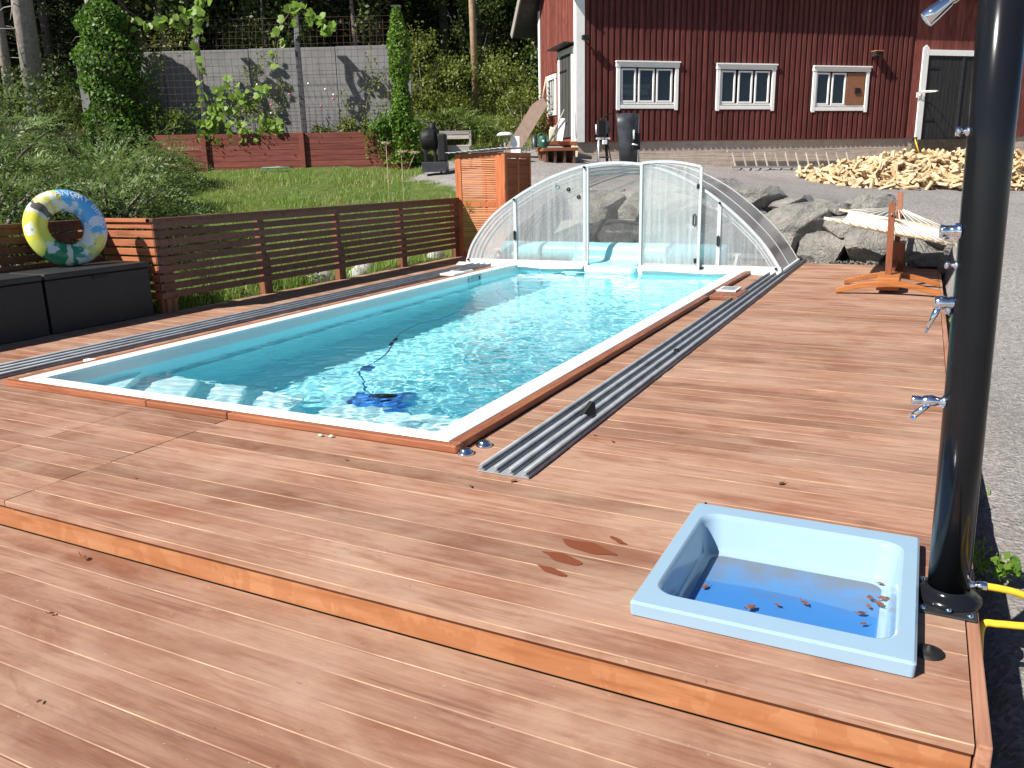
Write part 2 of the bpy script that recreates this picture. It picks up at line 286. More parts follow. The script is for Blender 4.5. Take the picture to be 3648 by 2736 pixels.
# ------------------------------------------------------------------ mesh helpers
class MB:
    def __init__(s): s.v = []; s.f = []; s.mi = []; s.sm = []
    def add(s, vs, fs, m=0, smooth=False):
        o = len(s.v); s.v += [tuple(p) for p in vs]
        for f in fs: s.f.append(tuple(i+o for i in f)); s.mi.append(m); s.sm.append(smooth)
        return s
    def box(s, x0, x1, y0, y1, z0, z1, m=0):
        return s.add([(x0, y0, z0), (x1, y0, z0), (x1, y1, z0), (x0, y1, z0), (x0, y0, z1), (x1, y0, z1), (x1, y1, z1), (x0, y1, z1)],
                     [(3, 2, 1, 0), (4, 5, 6, 7), (0, 1, 5, 4), (1, 2, 6, 5), (2, 3, 7, 6), (3, 0, 4, 7)], m)
    def beam(s, p, q, w, h, up=(0, 0, 1), m=0):
        p, q = Vector(p), Vector(q); d = (q-p).normalized(); u = Vector(up)
        side = d.cross(u)
        if side.length < 1e-4: side = d.cross(Vector((1, 0, 0)))
        side.normalize(); u = side.cross(d); a, b = side*w/2, u*h/2
        vs = [e+x for e in (p, q) for x in (-a-b, a-b, a+b, -a+b)]
        return s.add(vs, [(0, 1, 2, 3), (7, 6, 5, 4), (0, 4, 5, 1), (1, 5, 6, 2), (2, 6, 7, 3), (3, 7, 4, 0)], m)
    def tube(s, pts, r, n=8, m=0, cap=True, closed=False):
        pts = [Vector(p) for p in pts]; k = len(pts); rs = r if isinstance(r, (list, tuple)) else [r]*k
        vs, fs = [], []; prev = None
        for i, p in enumerate(pts):
            d = (pts[(i+1) % k]-pts[i-1]) if closed else (pts[min(i+1, k-1)]-pts[max(i-1, 0)])
            d.normalize()
            if prev is None:
                a = d.cross(Vector((0, 0, 1)))
                if a.length < .05: a = d.cross(Vector((1, 0, 0)))
            else: a = prev-d*prev.dot(d)
            a.normalize(); prev = a; b = d.cross(a)
            for j in range(n):
                t = 2*math.pi*j/n; vs.append(p+(a*math.cos(t)+b*math.sin(t))*rs[i])
        for i in range(k if closed else k-1):
            i2 = (i+1) % k
            for j in range(n): fs.append((i*n+j, i*n+(j+1) % n, i2*n+(j+1) % n, i2*n+j))
        s.add(vs, fs, m, True)
        if cap and not closed:
            s.add(vs[:n], [tuple(range(n))[::-1]], m); s.add(vs[-n:], [tuple(range(n))], m)
        return s
    def lathe(s, prof, o=(0, 0, 0), ax=(0, 0, 1), n=16, m=0, smooth=True):
        ax = Vector(ax).normalized(); a = ax.cross(Vector((0, 0, 1)))
        if a.length < .05: a = Vector((1, 0, 0))
        a.normalize(); b = ax.cross(a); o = Vector(o); vs = []; fs = []
        for r, z in prof:
            for j in range(n):
                t = 2*math.pi*j/n; vs.append(o+ax*z+(a*math.cos(t)+b*math.sin(t))*r)
        for i in range(len(prof)-1):
            for j in range(n): fs.append((i*n+j, i*n+(j+1) % n, (i+1)*n+(j+1) % n, (i+1)*n+j))
        return s.add(vs, fs, m, smooth)
    def prism(s, poly, o, ex, ey, ez, m=0, smooth=False):
        """poly in the (ex, ey) plane at o, pushed along the vector ez"""
        o, ex, ey, ez = map(Vector, (o, ex, ey, ez)); n = len(poly)
        vs = [o+ex*a+ey*b for a, b in poly]; vs += [p+ez for p in vs]
        fs = [tuple(range(n))[::-1], tuple(range(n, 2*n))]
        s.add(vs, fs, m); return s.add(vs, [(i, (i+1) % n, n+(i+1) % n, n+i) for i in range(n)], m, smooth)
    def mesh(s, name, mats):
        me = bpy.data.meshes.new(name); me.from_pydata(s.v, [], s.f)
        for mt in (mats if isinstance(mats, (list, tuple)) else [mats]): me.materials.append(mt)
        me.polygons.foreach_set('material_index', s.mi); me.polygons.foreach_set('use_smooth', s.sm); me.update()
        return me
    def build(s, name, mats, parent=None, loc=None, rec=True):
        me = s.mesh(name, mats)
        if rec:
            bm = bmesh.new(); bm.from_mesh(me); bmesh.ops.remove_doubles(bm, verts=bm.verts, dist=1e-5)
            bmesh.ops.recalc_face_normals(bm, faces=bm.faces); bm.to_mesh(me); bm.free()
        return link(name, me, parent, loc)
def link(name, me, parent=None, loc=None):
    o = bpy.data.objects.new(name, me); COL.objects.link(o)
    if parent: o.parent = parent
    if loc: o.location = loc
    return o
def tag(o, label=None, cat=None, group=None, kind=None):
    for k, v in (('label', label), ('category', cat), ('group', group), ('kind', kind)):
        if v: o[k] = v
    return o
def thing(name, label, cat, loc=(0, 0, 0), rz=0, group=None):
    o = bpy.data.objects.new(name, None); COL.objects.link(o); o.location = loc; o.rotation_euler = (0, 0, rz); o.empty_display_size = .2
    return tag(o, label, cat, group)
def struct(name): 
    o = bpy.data.objects.new(name, None); COL.objects.link(o); o['kind'] = 'structure'; return o
def copy_tree(o, parent=None):
    c = o.copy(); COL.objects.link(c); c.parent = parent
    for ch in list(o.children): copy_tree(ch, c)
    return c
def bevel(o, w=.004, seg=2):
    md = o.modifiers.new('bevel', 'BEVEL'); md.width = w; md.segments = seg; md.limit_method = 'ANGLE'; md.angle_limit = R(40); return o
def subd(o, n=2):
    md = o.modifiers.new('subdivision', 'SUBSURF'); md.levels = n; md.render_levels = n; return o

# ------------------------------------------------------------------ ground
AZB = 0.7505                                                     # barn rotation: local x runs along its long wall
BARN = Vector((-8.339, 20.9015, 0))
def barn_pt(x, y, z=0): c, q = math.cos(AZB), math.sin(AZB); return Vector((BARN.x+x*c-y*q, BARN.y+x*q+y*c, z))
RW0, RWd, RWn = Vector((-17.15, 14.66)), Vector((.894, .449)), Vector((-.449, .894))   # plank retaining wall line
CP = np.array([
 (.5,0,-.32),(3,0,-.32),(.5,5,-.3),(3,5,-.27),(.6,10,-.05),(3,10,.1),(1.2,13,.3),(4,14,.45),(1,18,.72),(4,18,.7),(8,18,.7),(10,10,.1),(15,22,.7),(10,0,-.3),(25,0,-.3),(25,30,1),
 (-6,14.7,1.12),(-3,14.9,1.05),(-1.5,14.8,.9),(0.1,14.6,.5),(-2.7,21.8,1.05),(-.5,21.5,.85),(1.5,21.4,.8),(-5,18,1.28),(-7.3,16,1.45),(-8.1,18,1.66),(-8.9,19.8,1.85),(-8.5,20.5,1.86),(-8.2,20.8,1.82),(-6.6,22.2,1.68),(-5,24,1.5),(-3,25.5,1.4),(0,28,1.2),(6,34,1.1),
 (-7.9,6,-.12),(-7.9,10,-.1),(-7.9,13,-.02),(-8.8,6,.05),(-9,8,.25),(-9.2,11,.45),(-10,13,.8),(-8.6,14.5,.9),(-12,14,1.2),(-9.5,16,1.42),(-14,12,1.05),(-17,14.4,1.66),(-11.5,17.2,1.62),(-14,15.8,1.66),(-14,8,.75),(-12,4,.4),(-20,8,1.6),(-20,12,2.1),(-11,0,.1),(-20,0,.6),
 (-20,18,3.0),(-14,20.5,3.0),(-11.2,20,2.3),(-13,24.1,3.42),(-16,26,4.2),(-20,24,4.4),(-25,30,8),(-15,35,9),(-8.5,32,6),(-5,42,9),(-20,45,16),(-35,20,8),(-30,12,4.5),(-40,40,20),(5,42,6),(15,40,3),(-11.5,22.6,2.9),(-10,26,3.3),(-30,60,24),(-60,50,26),(-60,15,13),(0,60,13),(30,60,5),(-45,0,3),(0,-15,-.35),(-20,-15,.1),(20,-15,-.35)], dtype=float)
def _rbf():
    x = CP[:, :2]/10; d = np.sqrt(((x[:, None]-x[None])**2).sum(-1)); n = len(x)
    A = np.zeros((n+3, n+3)); A[:n, :n] = d+np.eye(n)*.01; A[:n, n] = 1; A[:n, n+1:] = x; A[n:, :n] = A[:n, n:].T
    return x, np.linalg.solve(A, np.concatenate([CP[:, 2], [0, 0, 0]]))
RX, RWT = _rbf()
def ground_np(X, Y):
    p = np.stack([X, Y], -1)/10; d = np.sqrt(((p[..., None, :]-RX)**2).sum(-1)); n = len(RX)
    z = d@RWT[:n]+RWT[n]+p@RWT[n+1:]
    ry = np.where(X < -1.2, 14.75, 14.75-.75*np.clip(X+1.2, 0, 3))
    pit = (X > -7.72) & (X < .28) & (Y > -6) & (Y < ry)
    z = np.where(pit, np.minimum(z, -.5), z)
    z = np.where((X > -6.3) & (X < -2.0) & (Y > 3.4) & (Y < 12.2), -2.2, z)
    z = np.where((X > -.85) & (X < .2) & (Y > 2.3) & (Y < 3.5), -.75, z)
    z = np.where((X > -8.75) & (X <= -7.72) & (Y < 6.5), np.minimum(z, -.14), z)
    u = (X-RW0.x)*RWd.x+(Y-RW0.y)*RWd.y; w = (X-RW0.x)*RWn.x+(Y-RW0.y)*RWn.y
    z = np.where((u > -.1) & (u < 6.4) & (w > .24) & (w < 2.4), 2.45, z)
    return z
def gz(x, y): return float(ground_np(np.array(x, float), np.array(y, float)))
def axis_(lo, hi, a, b, fine, coarse):
    return np.unique(np.round(np.concatenate([np.arange(lo, a, coarse), np.arange(a, b, fine), np.arange(b, hi+coarse, coarse)]), 3))
gx = axis_(-75, 45, -22, 6, .17, 2.0); gy = axis_(-16, 75, -1, 28, .17, 2.0)
GX, GY = np.meshgrid(gx, gy); GZ = ground_np(GX, GY)
rs = np.random.RandomState(3)
fine_zone = (GX > -22) & (GX < 6) & (GY > 0) & (GY < 28)
GZ = GZ+np.where(fine_zone, rs.normal(0, .012, GZ.shape), rs.normal(0, .15, GZ.shape))
nx, ny = len(gx), len(gy)
vv = np.stack([GX, GY, GZ], -1).reshape(-1, 3)
ii = (np.arange(ny-1)[:, None]*nx+np.arange(nx-1)[None]).ravel()
ff = np.stack([ii, ii+1, ii+nx+1, ii+nx], -1)
me = bpy.data.meshes.new('ground'); me.from_pydata(vv.tolist(), [], ff.tolist()); me.polygons.foreach_set('use_smooth', np.ones(len(ff), bool))
def grass_mask(X, Y):
    n1 = np.sin(X*1.3+Y*.7)*.35+np.sin(X*.5-Y*1.9)*.3+np.sin(X*3.1+Y*2.3)*.15
    path = (Y+.42*X-11.25+n1*.6) > 0                              # the gravel comes in from the yard
    left = X < -7.6
    m = np.where(left & ~(path & (X > -10.6+n1*.4)), 1.0, 0.0)
    m = np.where((X < -7.6) & (X > -8.9) & (Y < 14), 1.0, m)
    return m
GM = grass_mask(GX, GY)
FM = np.clip(np.maximum((GZ-2.9)/.8, ((-GX-16)/3)), 0, 1)*(GX < 2)
FM = np.maximum(FM, np.clip((GY-.2*GX-27)/2, 0, 1)*(GX < -8))
ca = me.color_attributes.new('surface', 'FLOAT_COLOR', 'POINT')
ca.data.foreach_set('color', np.stack([GM, FM, GM*0, GM*0+1], -1).reshape(-1).astype(np.float32))
me.materials.append(M_ground); g_o = link('ground', me); g_o['kind'] = 'structure'

# ------------------------------------------------------------------ decks: every plank an object
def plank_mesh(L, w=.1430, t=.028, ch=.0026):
    """one board along x, its chamfer towards -y coloured pale, as worn and as sunlit; origin at the middle of its top"""
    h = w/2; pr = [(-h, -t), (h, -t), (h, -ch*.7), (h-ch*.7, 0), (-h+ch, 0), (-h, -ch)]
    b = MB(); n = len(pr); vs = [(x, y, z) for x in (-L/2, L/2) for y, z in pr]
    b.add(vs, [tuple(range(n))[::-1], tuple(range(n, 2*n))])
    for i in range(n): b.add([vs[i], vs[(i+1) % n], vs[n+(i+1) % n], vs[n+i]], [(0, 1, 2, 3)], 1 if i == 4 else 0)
    return b.mesh('plank', [deck_wood, M_sunedge])
PM = {}
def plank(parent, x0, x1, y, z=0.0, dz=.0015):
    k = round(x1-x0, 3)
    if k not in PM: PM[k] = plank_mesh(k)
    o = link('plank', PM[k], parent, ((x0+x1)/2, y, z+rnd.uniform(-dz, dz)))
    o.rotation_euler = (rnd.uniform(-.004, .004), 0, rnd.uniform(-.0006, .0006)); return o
DR, DF, DEND, PITCH_B = .262, 2.09, 13.62, .1463
deck = struct('pool_deck')
dk = MB()
for y in (2.16, 2.75, 3.40): dk.box(-8.6, -.86 if y > 2.4 else .24, y-.02, y+.02, -.19, -.031)
for x in (-7.6, -6.9, -6.28, -2.02, -1.2, -.95, .2): dk.box(x-.02, x+.02, 3.5 if x > -6.5 else 2.19, DEND-.05, -.19, -.034)
dk.box(-8.62, .25, DF+.042, DF+.055, -.30, -.031)
dk.build('joists', M_soil, deck)
nb = int((DEND-DF)/PITCH_B)
for i in range(nb):
    y = DF+PITCH_B*(i+.5)
    if y+.07 < 3.52:
        if y < 2.42 or y > 3.44:
            spans = [(-8.6, -3.803), (-3.797, DR)]
        else: spans = [(-8.6, -3.803), (-3.797, -.75), (.09, DR)]
    elif y < 12.12: spans = [(-8.6 if y < 6.36 else -7.72, -6.05), (-2.125, DR)]
    else: spans = [(-7.72, DR)]
    if 3.44 < y+.07 < 3.60: spans = [(-8.6, -3.803), (-3.797, DR)]
    for a, b in spans:
        if 2.35 < y < 3.42 and (a, b) == (-8.6, -3.803) and 2.6 < y: plank(deck, -8.6, -4.553, y); plank(deck, -4.547, -3.803, y); continue
        plank(deck, a, b, y)
fs = MB().box(-8.6, .262, DF+.026, DF+.040, -.1535, -.042).build('fascia_board', M_fascia, deck)
bevel(fs, .003)
ed = MB().box(.267, .305, DF+.006, DEND, -.24, -.001).build('edge_board', M_copingY, deck); bevel(ed, .005)
ed.data.materials[0] = wood('edge_wood', (.36, .19, .12), (.30, .145, .09), (.18, .08, .05), 1, .6, .3, .4)
low = struct('lower_deck')
MB().box(-7.5, .24, .1, 2.095, -.33, -.19).build('joists', M_soil, low)
for i in range(16):
    y = 2.1125-PITCH_B*(i+.5)
    plank(low, -7.5, .29, y, -.155)
# ------------------------------------------------------------------ swimming pool
PX0, PX1, PY0, PY1 = -5.985, -2.205, 3.575, 12.02               # outside of the white rim
IX0, IX1, IY0, IY1 = -5.845, -2.365, 3.70, 11.90
pool = thing('swimming_pool', 'light blue swimming pool with white rim sunk in the wooden deck', 'swimming pool')
rim = MB(); zt, zb = .050, .004
o4 = [(PX0, PY0), (PX1, PY0), (PX1, PY1), (PX0, PY1)]; i4 = [(IX0, IY0), (IX1, IY0), (IX1, IY1), (IX0, IY1)]
for k in range(4):
    a, b, c, d = o4[k], o4[(k+1) % 4], i4[(k+1) % 4], i4[k]
    rim.add([(*a, zt), (*b, zt), (*c, zt-.004), (*d, zt-.004)], [(0, 1, 2, 3)])
    rim.add([(*a, zb), (*b, zb), (*b, zt), (*a, zt)], [(0, 1, 2, 3)])
    rim.add([(*d, zt-.004), (*c, zt-.004), (*c, zt-.03), (*d, zt-.03)], [(0, 1, 2, 3)])
bevel(rim.build('rim', M_poolwhite, pool), .008, 3)
FLOOR = -1.35
wl = MB(); g = .012
j4 = [(IX0-g, IY0-g), (IX1+g, IY0-g), (IX1+g, IY1+g), (IX0-g, IY1+g)]; f4 = [(IX0+.06, IY0+.06), (IX1-.06, IY0+.06), (IX1-.06, IY1-.06), (IX0+.06, IY1-.06)]
for k in range(4):
    a, b = j4[k], j4[(k+1) % 4]; c, d = f4[(k+1) % 4], f4[k]
    wl.add([(*a, zt-.02), (*b, zt-.02), (*b, -.10), (*a, -.10)], [(0, 1, 2, 3)], 0)
    wl.add([(*a, -.10), (*b, -.10), (*c, FLOOR), (*d, FLOOR)], [(0, 1, 2, 3)], 1)
shell = wl.build('shell_wall', [M_wallband, M_liner], pool)
fl = MB().add([(x, y, FLOOR+.001) for x, y in f4], [(0, 1, 2, 3)]).build('floor', M_liner, pool)
for yy in (1.0,):
    cr_ = MB(); cr_.box(IX0+.02, IX0+.115, IY0+.9, IY1-.06, -.52, -.50); cr_.box(IX0+.02, IX0+.045, IY0+.9, IY1-.06, -.50, -.47)
    lg = cr_.build('wall_ledge', M_liner, pool)
recv = [shell, fl, lg]
sx = [-5.93, -5.42, -4.93, -4.43, -3.95]
STEPS = [(-.26, -.51, (-5.55, 4.14), 4.54), (-.47, -.71, (-5.05, 4.30), 4.70), (-.68, -.91, (-4.68, 4.47), 4.84), (-.88, FLOOR, (-4.20, 4.63), 4.96)]
for k, (zt2, zb2, (ex_, ey_), yk) in enumerate(STEPS):
    xe = lambda y: ex_-(y-ey_)*.72
    y0_ = IY0-.004+.001*k; x0_ = IX0-.004+.001*k
    poly = [(x0_, y0_), (min(xe(y0_), -3.92 if k == 3 else 9), y0_), (xe(yk), yk), (x0_, yk)]
    st = MB().prism(poly, (0, 0, zb2 if k < 3 else FLOOR), (1, 0, 0), (0, 1, 0), (0, 0, zt2-(zb2 if k < 3 else FLOOR))).build('step', M_step, pool); bevel(st, .025, 3); recv.append(st)
bn = MB().box(-3.915, IX1+.004, IY0-.0035, 4.78, FLOOR, -.64).build('bench', M_step, pool); bevel(bn, .04, 3); recv.append(bn)
for o in recv: o.cycles.is_caustics_receiver = True
# timber coping boards round the rim
def coping(x0, x1, y0, y1, m):
    o = MB().box(x0, x1, y0, y1, .001, .046).build('coping_board', m, pool); bevel(o, .008, 2); return o
for a, b in ((-6.065, -4.537), (-4.533, -3.803), (-3.797, -2.127)): coping(a, b, 3.515, 3.572, M_coping)
for a, b in ((3.575, 6.9), (6.903, 9.33), (9.9, 12.05)): coping(-2.20, -2.130, a, b, M_copingY)
for a, b in ((3.575, 7.4), (7.403, 10.0), (10.8, 12.05)): coping(-6.06, -5.99, a, b, M_copingY)
# skimmer opening in the left wall
sk = MB(); sk.box(IX0-.010, IX0+.008, 10.23, 10.60, -.075, .036); skm = sk.build('skimmer_frame', M_steelgrey, pool)
skm.data.materials[0] = plain('skimmer_grey', (.45, .52, .54), .35)
MB().box(IX0+.009, IX0+.012, 10.275, 10.565, -.06, .018).build('flap', plain('skimmer_flap', (.30, .42, .44), .3), skm)
MB().box(IX0+.0125, IX0+.018, 10.515, 10.545, -.045, .008).build('slot', M_rubber, skm)
# water with small real waves
WZ = -.058
wx = np.linspace(IX0-.008, IX1+.008, 250); wy = np.linspace(IY0-.008, IY1+.008, 560)
WX, WY = np.meshgrid(wx, wy); H = np.zeros_like(WX); r2 = np.random.RandomState(11)
for k in range(46):
    L = r2.choice([.10, .115, .13, .15, .18, .22, .30, .5]); a = r2.uniform(0, 6.283)
    H += .0026*L*np.sin(2*np.pi/L*(WX*np.cos(a)+WY*np.sin(a))+r2.uniform(0, 6.28))*r2.uniform(.4, 1)
env = .40+.75*np.clip((WX+5.2)/2.0, 0, 1)*np.clip((11.6-WY)/5.0, .12, 1)
H *= env
wv = np.stack([WX, WY, H+WZ], -1).reshape(-1, 3); k_ = (np.arange(559)[:, None]*250+np.arange(249)[None]).ravel()
me = bpy.data.meshes.new('pool_water'); me.from_pydata(wv.tolist(), [], np.stack([k_, k_+1, k_+251, k_+250], -1).tolist())
me.polygons.foreach_set('use_smooth', np.ones(len(k_), bool)); me.materials.append(M_water)
water = link('pool_water', me); water['kind'] = 'structure'; water.cycles.is_caustics_caster = True
# pool robot, its float and cable
rb = thing('pool_robot', 'blue pool cleaning robot on the pool floor by the steps', 'pool robot', (-4.05, 5.45, FLOOR), .35)
b = MB().box(-.20, .20, -.17, .17, .05, .19).build('body', M_blue, rb); bevel(b, .05, 3); b.cycles.is_caustics_receiver = True
MB().box(-.12, .12, -.08, .08, .19, .225).build('lid', M_rubber, rb)
for x in (-.21, .21): MB().tube([(x, -.19, .06), (x, .19, .06)], .06, 12).build('roller_brush', M_blue, rb)
MB().tube([(-.08, -.1, .2), (-.1, 0, .34), (-.08, .1, .2)], .015, 8).build('handle', M_rubber, rb)
cb = MB().tube([(-4.02, 5.28, -1.13), (-4.12, 5.35, -.75), (-4.2, 5.42, -.45), (-4.15, 5.5, -.2), (-4.18, 5.75, -.15)], .012, 6)
cpts = [(-4.18, 5.75, -.15), (-4.4, 6.2, -.13), (-4.6, 6.6, -.13), (-4.72, 7.1, -.12), (-4.68, 7.55, -.13), (-4.72, 8.15, -.12), (-4.5, 8.6, -.1), (-4.55, 8.95, -.11), (-4.85, 9.3, -.12), (-5.1, 9.75, -.1), (-4.75, 10.25, -.1), (-4.95, 10.8, -.1), (-5.4, 11.2, -.1), (-5.35, 11.6, -.09), (-5.45, 11.85, 0), (-5.5, 12.0, .06)]
def spline(p, n=6):
    p = [Vector(q) for q in p]; out = []
    for i in range(len(p)-1):
        a, b, c, d = p[max(i-1, 0)], p[i], p[i+1], p[min(i+2, len(p)-1)]
        for k in range(n):
            t = k/n; out.append(.5*((2*b)+(c-a)*t+(2*a-5*b+4*c-d)*t*t+(3*b-a-3*c+d)*t**3))
    return out+[p[-1]]
cable = MB().tube(spline([(-4.02, 5.28, -1.13), (-4.12, 5.35, -.75), (-4.2, 5.42, -.45)]+cpts), .009, 6).build('robot_cable', M_blue)
tag(cable, 'thin blue cable curving through the water from the pool robot', 'cable')
flo = MB().lathe([(.0, -.06), (.045, -.05), (.065, 0), (.045, .05), (0, .06)], (-4.17, 5.47, -.38), (0, 0, 1), 14).build('cable_float', M_blue)
tag(flo, 'round blue float on the cable above the pool robot', 'float')
for (x, y) in ((-4.45, 6.3), (-4.36, 6.1)):
    o = MB().tube([(x, y, -.125), (x-.06, y+.12, -.125)], .02, 8).build('cable_weight', M_rubber); tag(o, 'black sleeve clipped on the robot cable', 'cable sleeve', 'black sleeves on the robot cable')
# skimmer lids on the rim
t = thing('skimmer_lid', 'white two-part skimmer lid on the pool rim by the left fence', 'skimmer lid', (-6.13, 10.4, .05))
bevel(MB().box(-.13, .11, -.30, -.02, 0, .028).build('lid_plate', M_vinyl, t), .005); bevel(MB().box(-.13, .11, -.01, .28, .004, .034).build('lid_plate', M_vinyl, t), .005)
MB().box(-.10, .08, .02, .25, .0345, .037).build('dark_panel', M_steelgrey, t)
t = thing('skimmer_lid', 'white skimmer lid with grey panel in a wooden frame beside the right rail', 'skimmer lid', (-2.02, 9.65, .005))
bevel(MB().box(-.11, .22, -.34, .28, 0, .045).build('wooden_frame', M_copingY, t), .005); bevel(MB().box(-.10, .13, .0, .36, .047, .066).build('lid_plate', M_vinyl, t), .005)
MB().box(-.07, .10, .04, .32, .0665, .068).build('grey_panel', M_rail, t)
# two chrome caps
for k, (x, y, lb) in enumerate(((-2.085, 3.545, 'chrome deck cap nearer the step edge, by the pool corner'), (-2.055, 3.70, 'chrome deck cap farther from the step edge, by the pool corner'))):
    o = MB().lathe([(0.001, .030), (.022, .030), (.030, .026), (.032, .012), (.044, .009), (.046, .001), (.046, 0)], (0, 0, 0), n=24).build('chrome_cap', M_cap, None, (x, y, .002)); tag(o, lb, 'deck cap', 'chrome caps by the pool corner')
o = bevel(MB().box(-.05, .05, -.03, .03, 0, .035).build('chlorine_tablet_box', M_vinyl, None, (-6.14, 4.29, .002)), .006); tag(o, 'small white box on the deck between left rail and pool rim', 'box')
# ------------------------------------------------------------------ rails of the sliding roof
def rails(lab, x0, x1, y0, y1, z0=.004):
    t = thing('enclosure_rail', lab, 'rail', ((x0+x1)/2, y0, z0)); w = x1-x0
    MB().box(-w/2, w/2, 0, y1-y0, 0, .006).build('base_plate', M_rail, t)
    me = None
    for k in range(4):
        x = -w/2+.022+k*(w-.044)/3
        if me is None:
            b = MB().box(-.014, .014, 0, y1-y0, .0065, .021); b.tube([(0, -.004, .028), (0, y1-y0, .028)], .0115, 10); b.box(.017, .020, 0, y1-y0, .0065, .016)
            o = b.build('rail', M_rail, t, (x, 0, 0)); me = o.data
        else: o = link('rail', me, t, (x, 0, 0))
    return t
rails('grey aluminium sliding rails on the deck to the right of the pool', -1.895, -1.605, 3.33, 13.75)
rails('grey aluminium sliding rails on the deck between pool and slatted fence', -6.70, -6.33, 2.8, 13.75)
t = thing('rail_stopper', 'black plastic stopper clipped on the right sliding rail', 'stopper', (-1.715, 4.40, .03))
b = MB().prism([(-.05, 0), (.05, 0), (.03, .03), (-.02, .085), (-.045, .075)], (0, -.014, 0), (-.6, -.8, 0), (0, 0, 1), (.026, -.02, 0)); b.box(-.02, .02, -.03, .04, -.012, .012); bevel(b.build('clip', M_rubber, t), .004)
o = bevel(MB().prism([(-.03, 0), (.03, 0), (.012, .028), (-.02, .02)], (0, 0, 0), (.7, -.7, 0), (0, 0, 1), (.02, .02, 0)).build('rail_stopper', M_rubber, None, (-1.68, 6.25, .045)), .003); tag(o, 'small black stopper far along the right sliding rail', 'stopper')

# ------------------------------------------------------------------ pool enclosure
FY = 11.93
ARC = [(-6.83, .05), (-6.74, .30), (-6.55, .57), (-6.28, .84), (-5.89, 1.10), (-5.44, 1.33), (-5.05, 1.475), (-4.69, 1.565), (-4.24, 1.60), (-3.79, 1.56), (-3.38, 1.45), (-2.98, 1.26), (-2.64, 1.03), (-2.28, .73), (-1.96, .40), (-1.72, .05)]
arc = [(p.x, p.z) for p in spline([(x, 0, z) for x, z in ARC], 4)]
def arc_z(x, pts=arc):
    for (a, za), (b, zb_) in zip(pts, pts[1:]):
        if a <= x <= b: return za+(zb_-za)*(x-a)/(b-a)
    return .05
def inner(k): return [(-4.275+(x+4.275)*(1-.021*k), .05+(z-.05)*(1-.034*k)) for x, z in arc]
enc = thing('pool_enclosure', 'arched clear telescopic pool enclosure with white frame at the far pool end', 'pool enclosure', (-4.275, FY, 0))
ox, oy = -4.275, FY
def loc(p): return (p[0]-ox, p[1]-oy, p[2])
def sweep(pts2, y, w, d, name, mat):
    b = MB(); n = len(pts2)
    for i, (x, z) in enumerate(pts2):
        a = Vector(pts2[min(i+1, n-1)])-Vector(pts2[max(i-1, 0)]); a.normalize(); nx_, nz_ = -a.y, a.x
        for q in ((-w/2, -d/2), (w/2, -d/2), (w/2, d/2), (-w/2, d/2)): b.v.append(loc((x+nx_*q[0], y+q[1], z+nz_*q[0])))
    for i in range(n-1):
        for j in range(4): b.f.append((i*4+j, i*4+(j+1) % 4, i*4+4+(j+1) % 4, i*4+4+j)); b.mi.append(0); b.sm.append(False)
    b.f += [(0, 1, 2, 3), (n*4-1, n*4-2, n*4-3, n*4-4)]; b.mi += [0, 0]; b.sm += [False]*2
    return b.build(name, mat, enc)
M_rib = plain('enclosure_rib', (.45, .47, .47), .4)
M_frame = plain('enclosure_frame_white', (.47, .49, .49), .4, 0, var=.04)
sweep(arc, FY, .038, .05, 'front_arch', M_frame)
Y1s = [13.62, 13.68, 13.74, 13.80]
for k in range(4):
    pk = inner(k)
    y0, y1 = FY+.03+.05*k, Y1s[k]
    b = MB(); n = len(pk)
    for y in (y0, y1): b.v += [loc((x, y, z)) for x, z in pk]
    b.f = [(i, i+1, n+i+1, n+i) for i in range(n-1)]; b.mi = [0]*(n-1); b.sm = [True]*(n-1)
    so = b.build('roof_shell', M_shell if k == 0 else M_backpane, enc)
    if k: sweep(pk, y0+.01, .020, .03, 'arch_rib', M_rib)
    sweep(pk, y1-.02, .018, .03, 'arch_rib', M_rib)
    if k == 0: sweep(pk, (y0+y1)/2-.1, .012, .02, 'arch_seam', M_frame)
    for xs in (pk[0][0], pk[-1][0]):
        MB().box(xs-ox-.03, xs-ox+.03, y0-oy, y1-oy, .012, .06).build('side_beam', M_frame if k else M_alu, enc)
def pane(x0, x1, y, name='pane', z0=.10, th=.004, mat=None, pts=arc, parent=enc, dz=0):
    xs = [x0]+[x for x, z in pts if x0 < x < x1]+[x1]
    poly = [(x-ox, arc_z(x, pts)-.005+dz) for x in xs]+[(x1-ox, z0), (x0-ox, z0)]
    return MB().prism(poly, (0, y-oy, 0), (1, 0, 0), (0, 0, 1), (0, th, 0)).build(name, mat or M_pane, parent)
for a, b_ in ((-6.78, -5.93), (-5.89, -4.72), (-3.745, -2.64), (-2.60, -1.78)): pane(a, b_, FY)
def post(x, w, z0=.06, y=FY, h=None, name='frame_post'):
    return bevel(MB().box(x-ox-w/2, x-ox+w/2, y-oy-.022, y-oy+.022, z0, h or arc_z(x)-.01).build(name, M_frame, enc), .004)
post(-5.91, .055); post(-4.70, .045); post(-4.652, .035, y=FY+.002); post(-3.765, .04); post(-2.62, .055)
for a, b_ in ((-6.84, -4.64), (-3.78, -1.72)): bevel(MB().box(a-ox, b_-ox, -.028, .028, .045, .105).build('bottom_bar', M_frame, enc), .004)
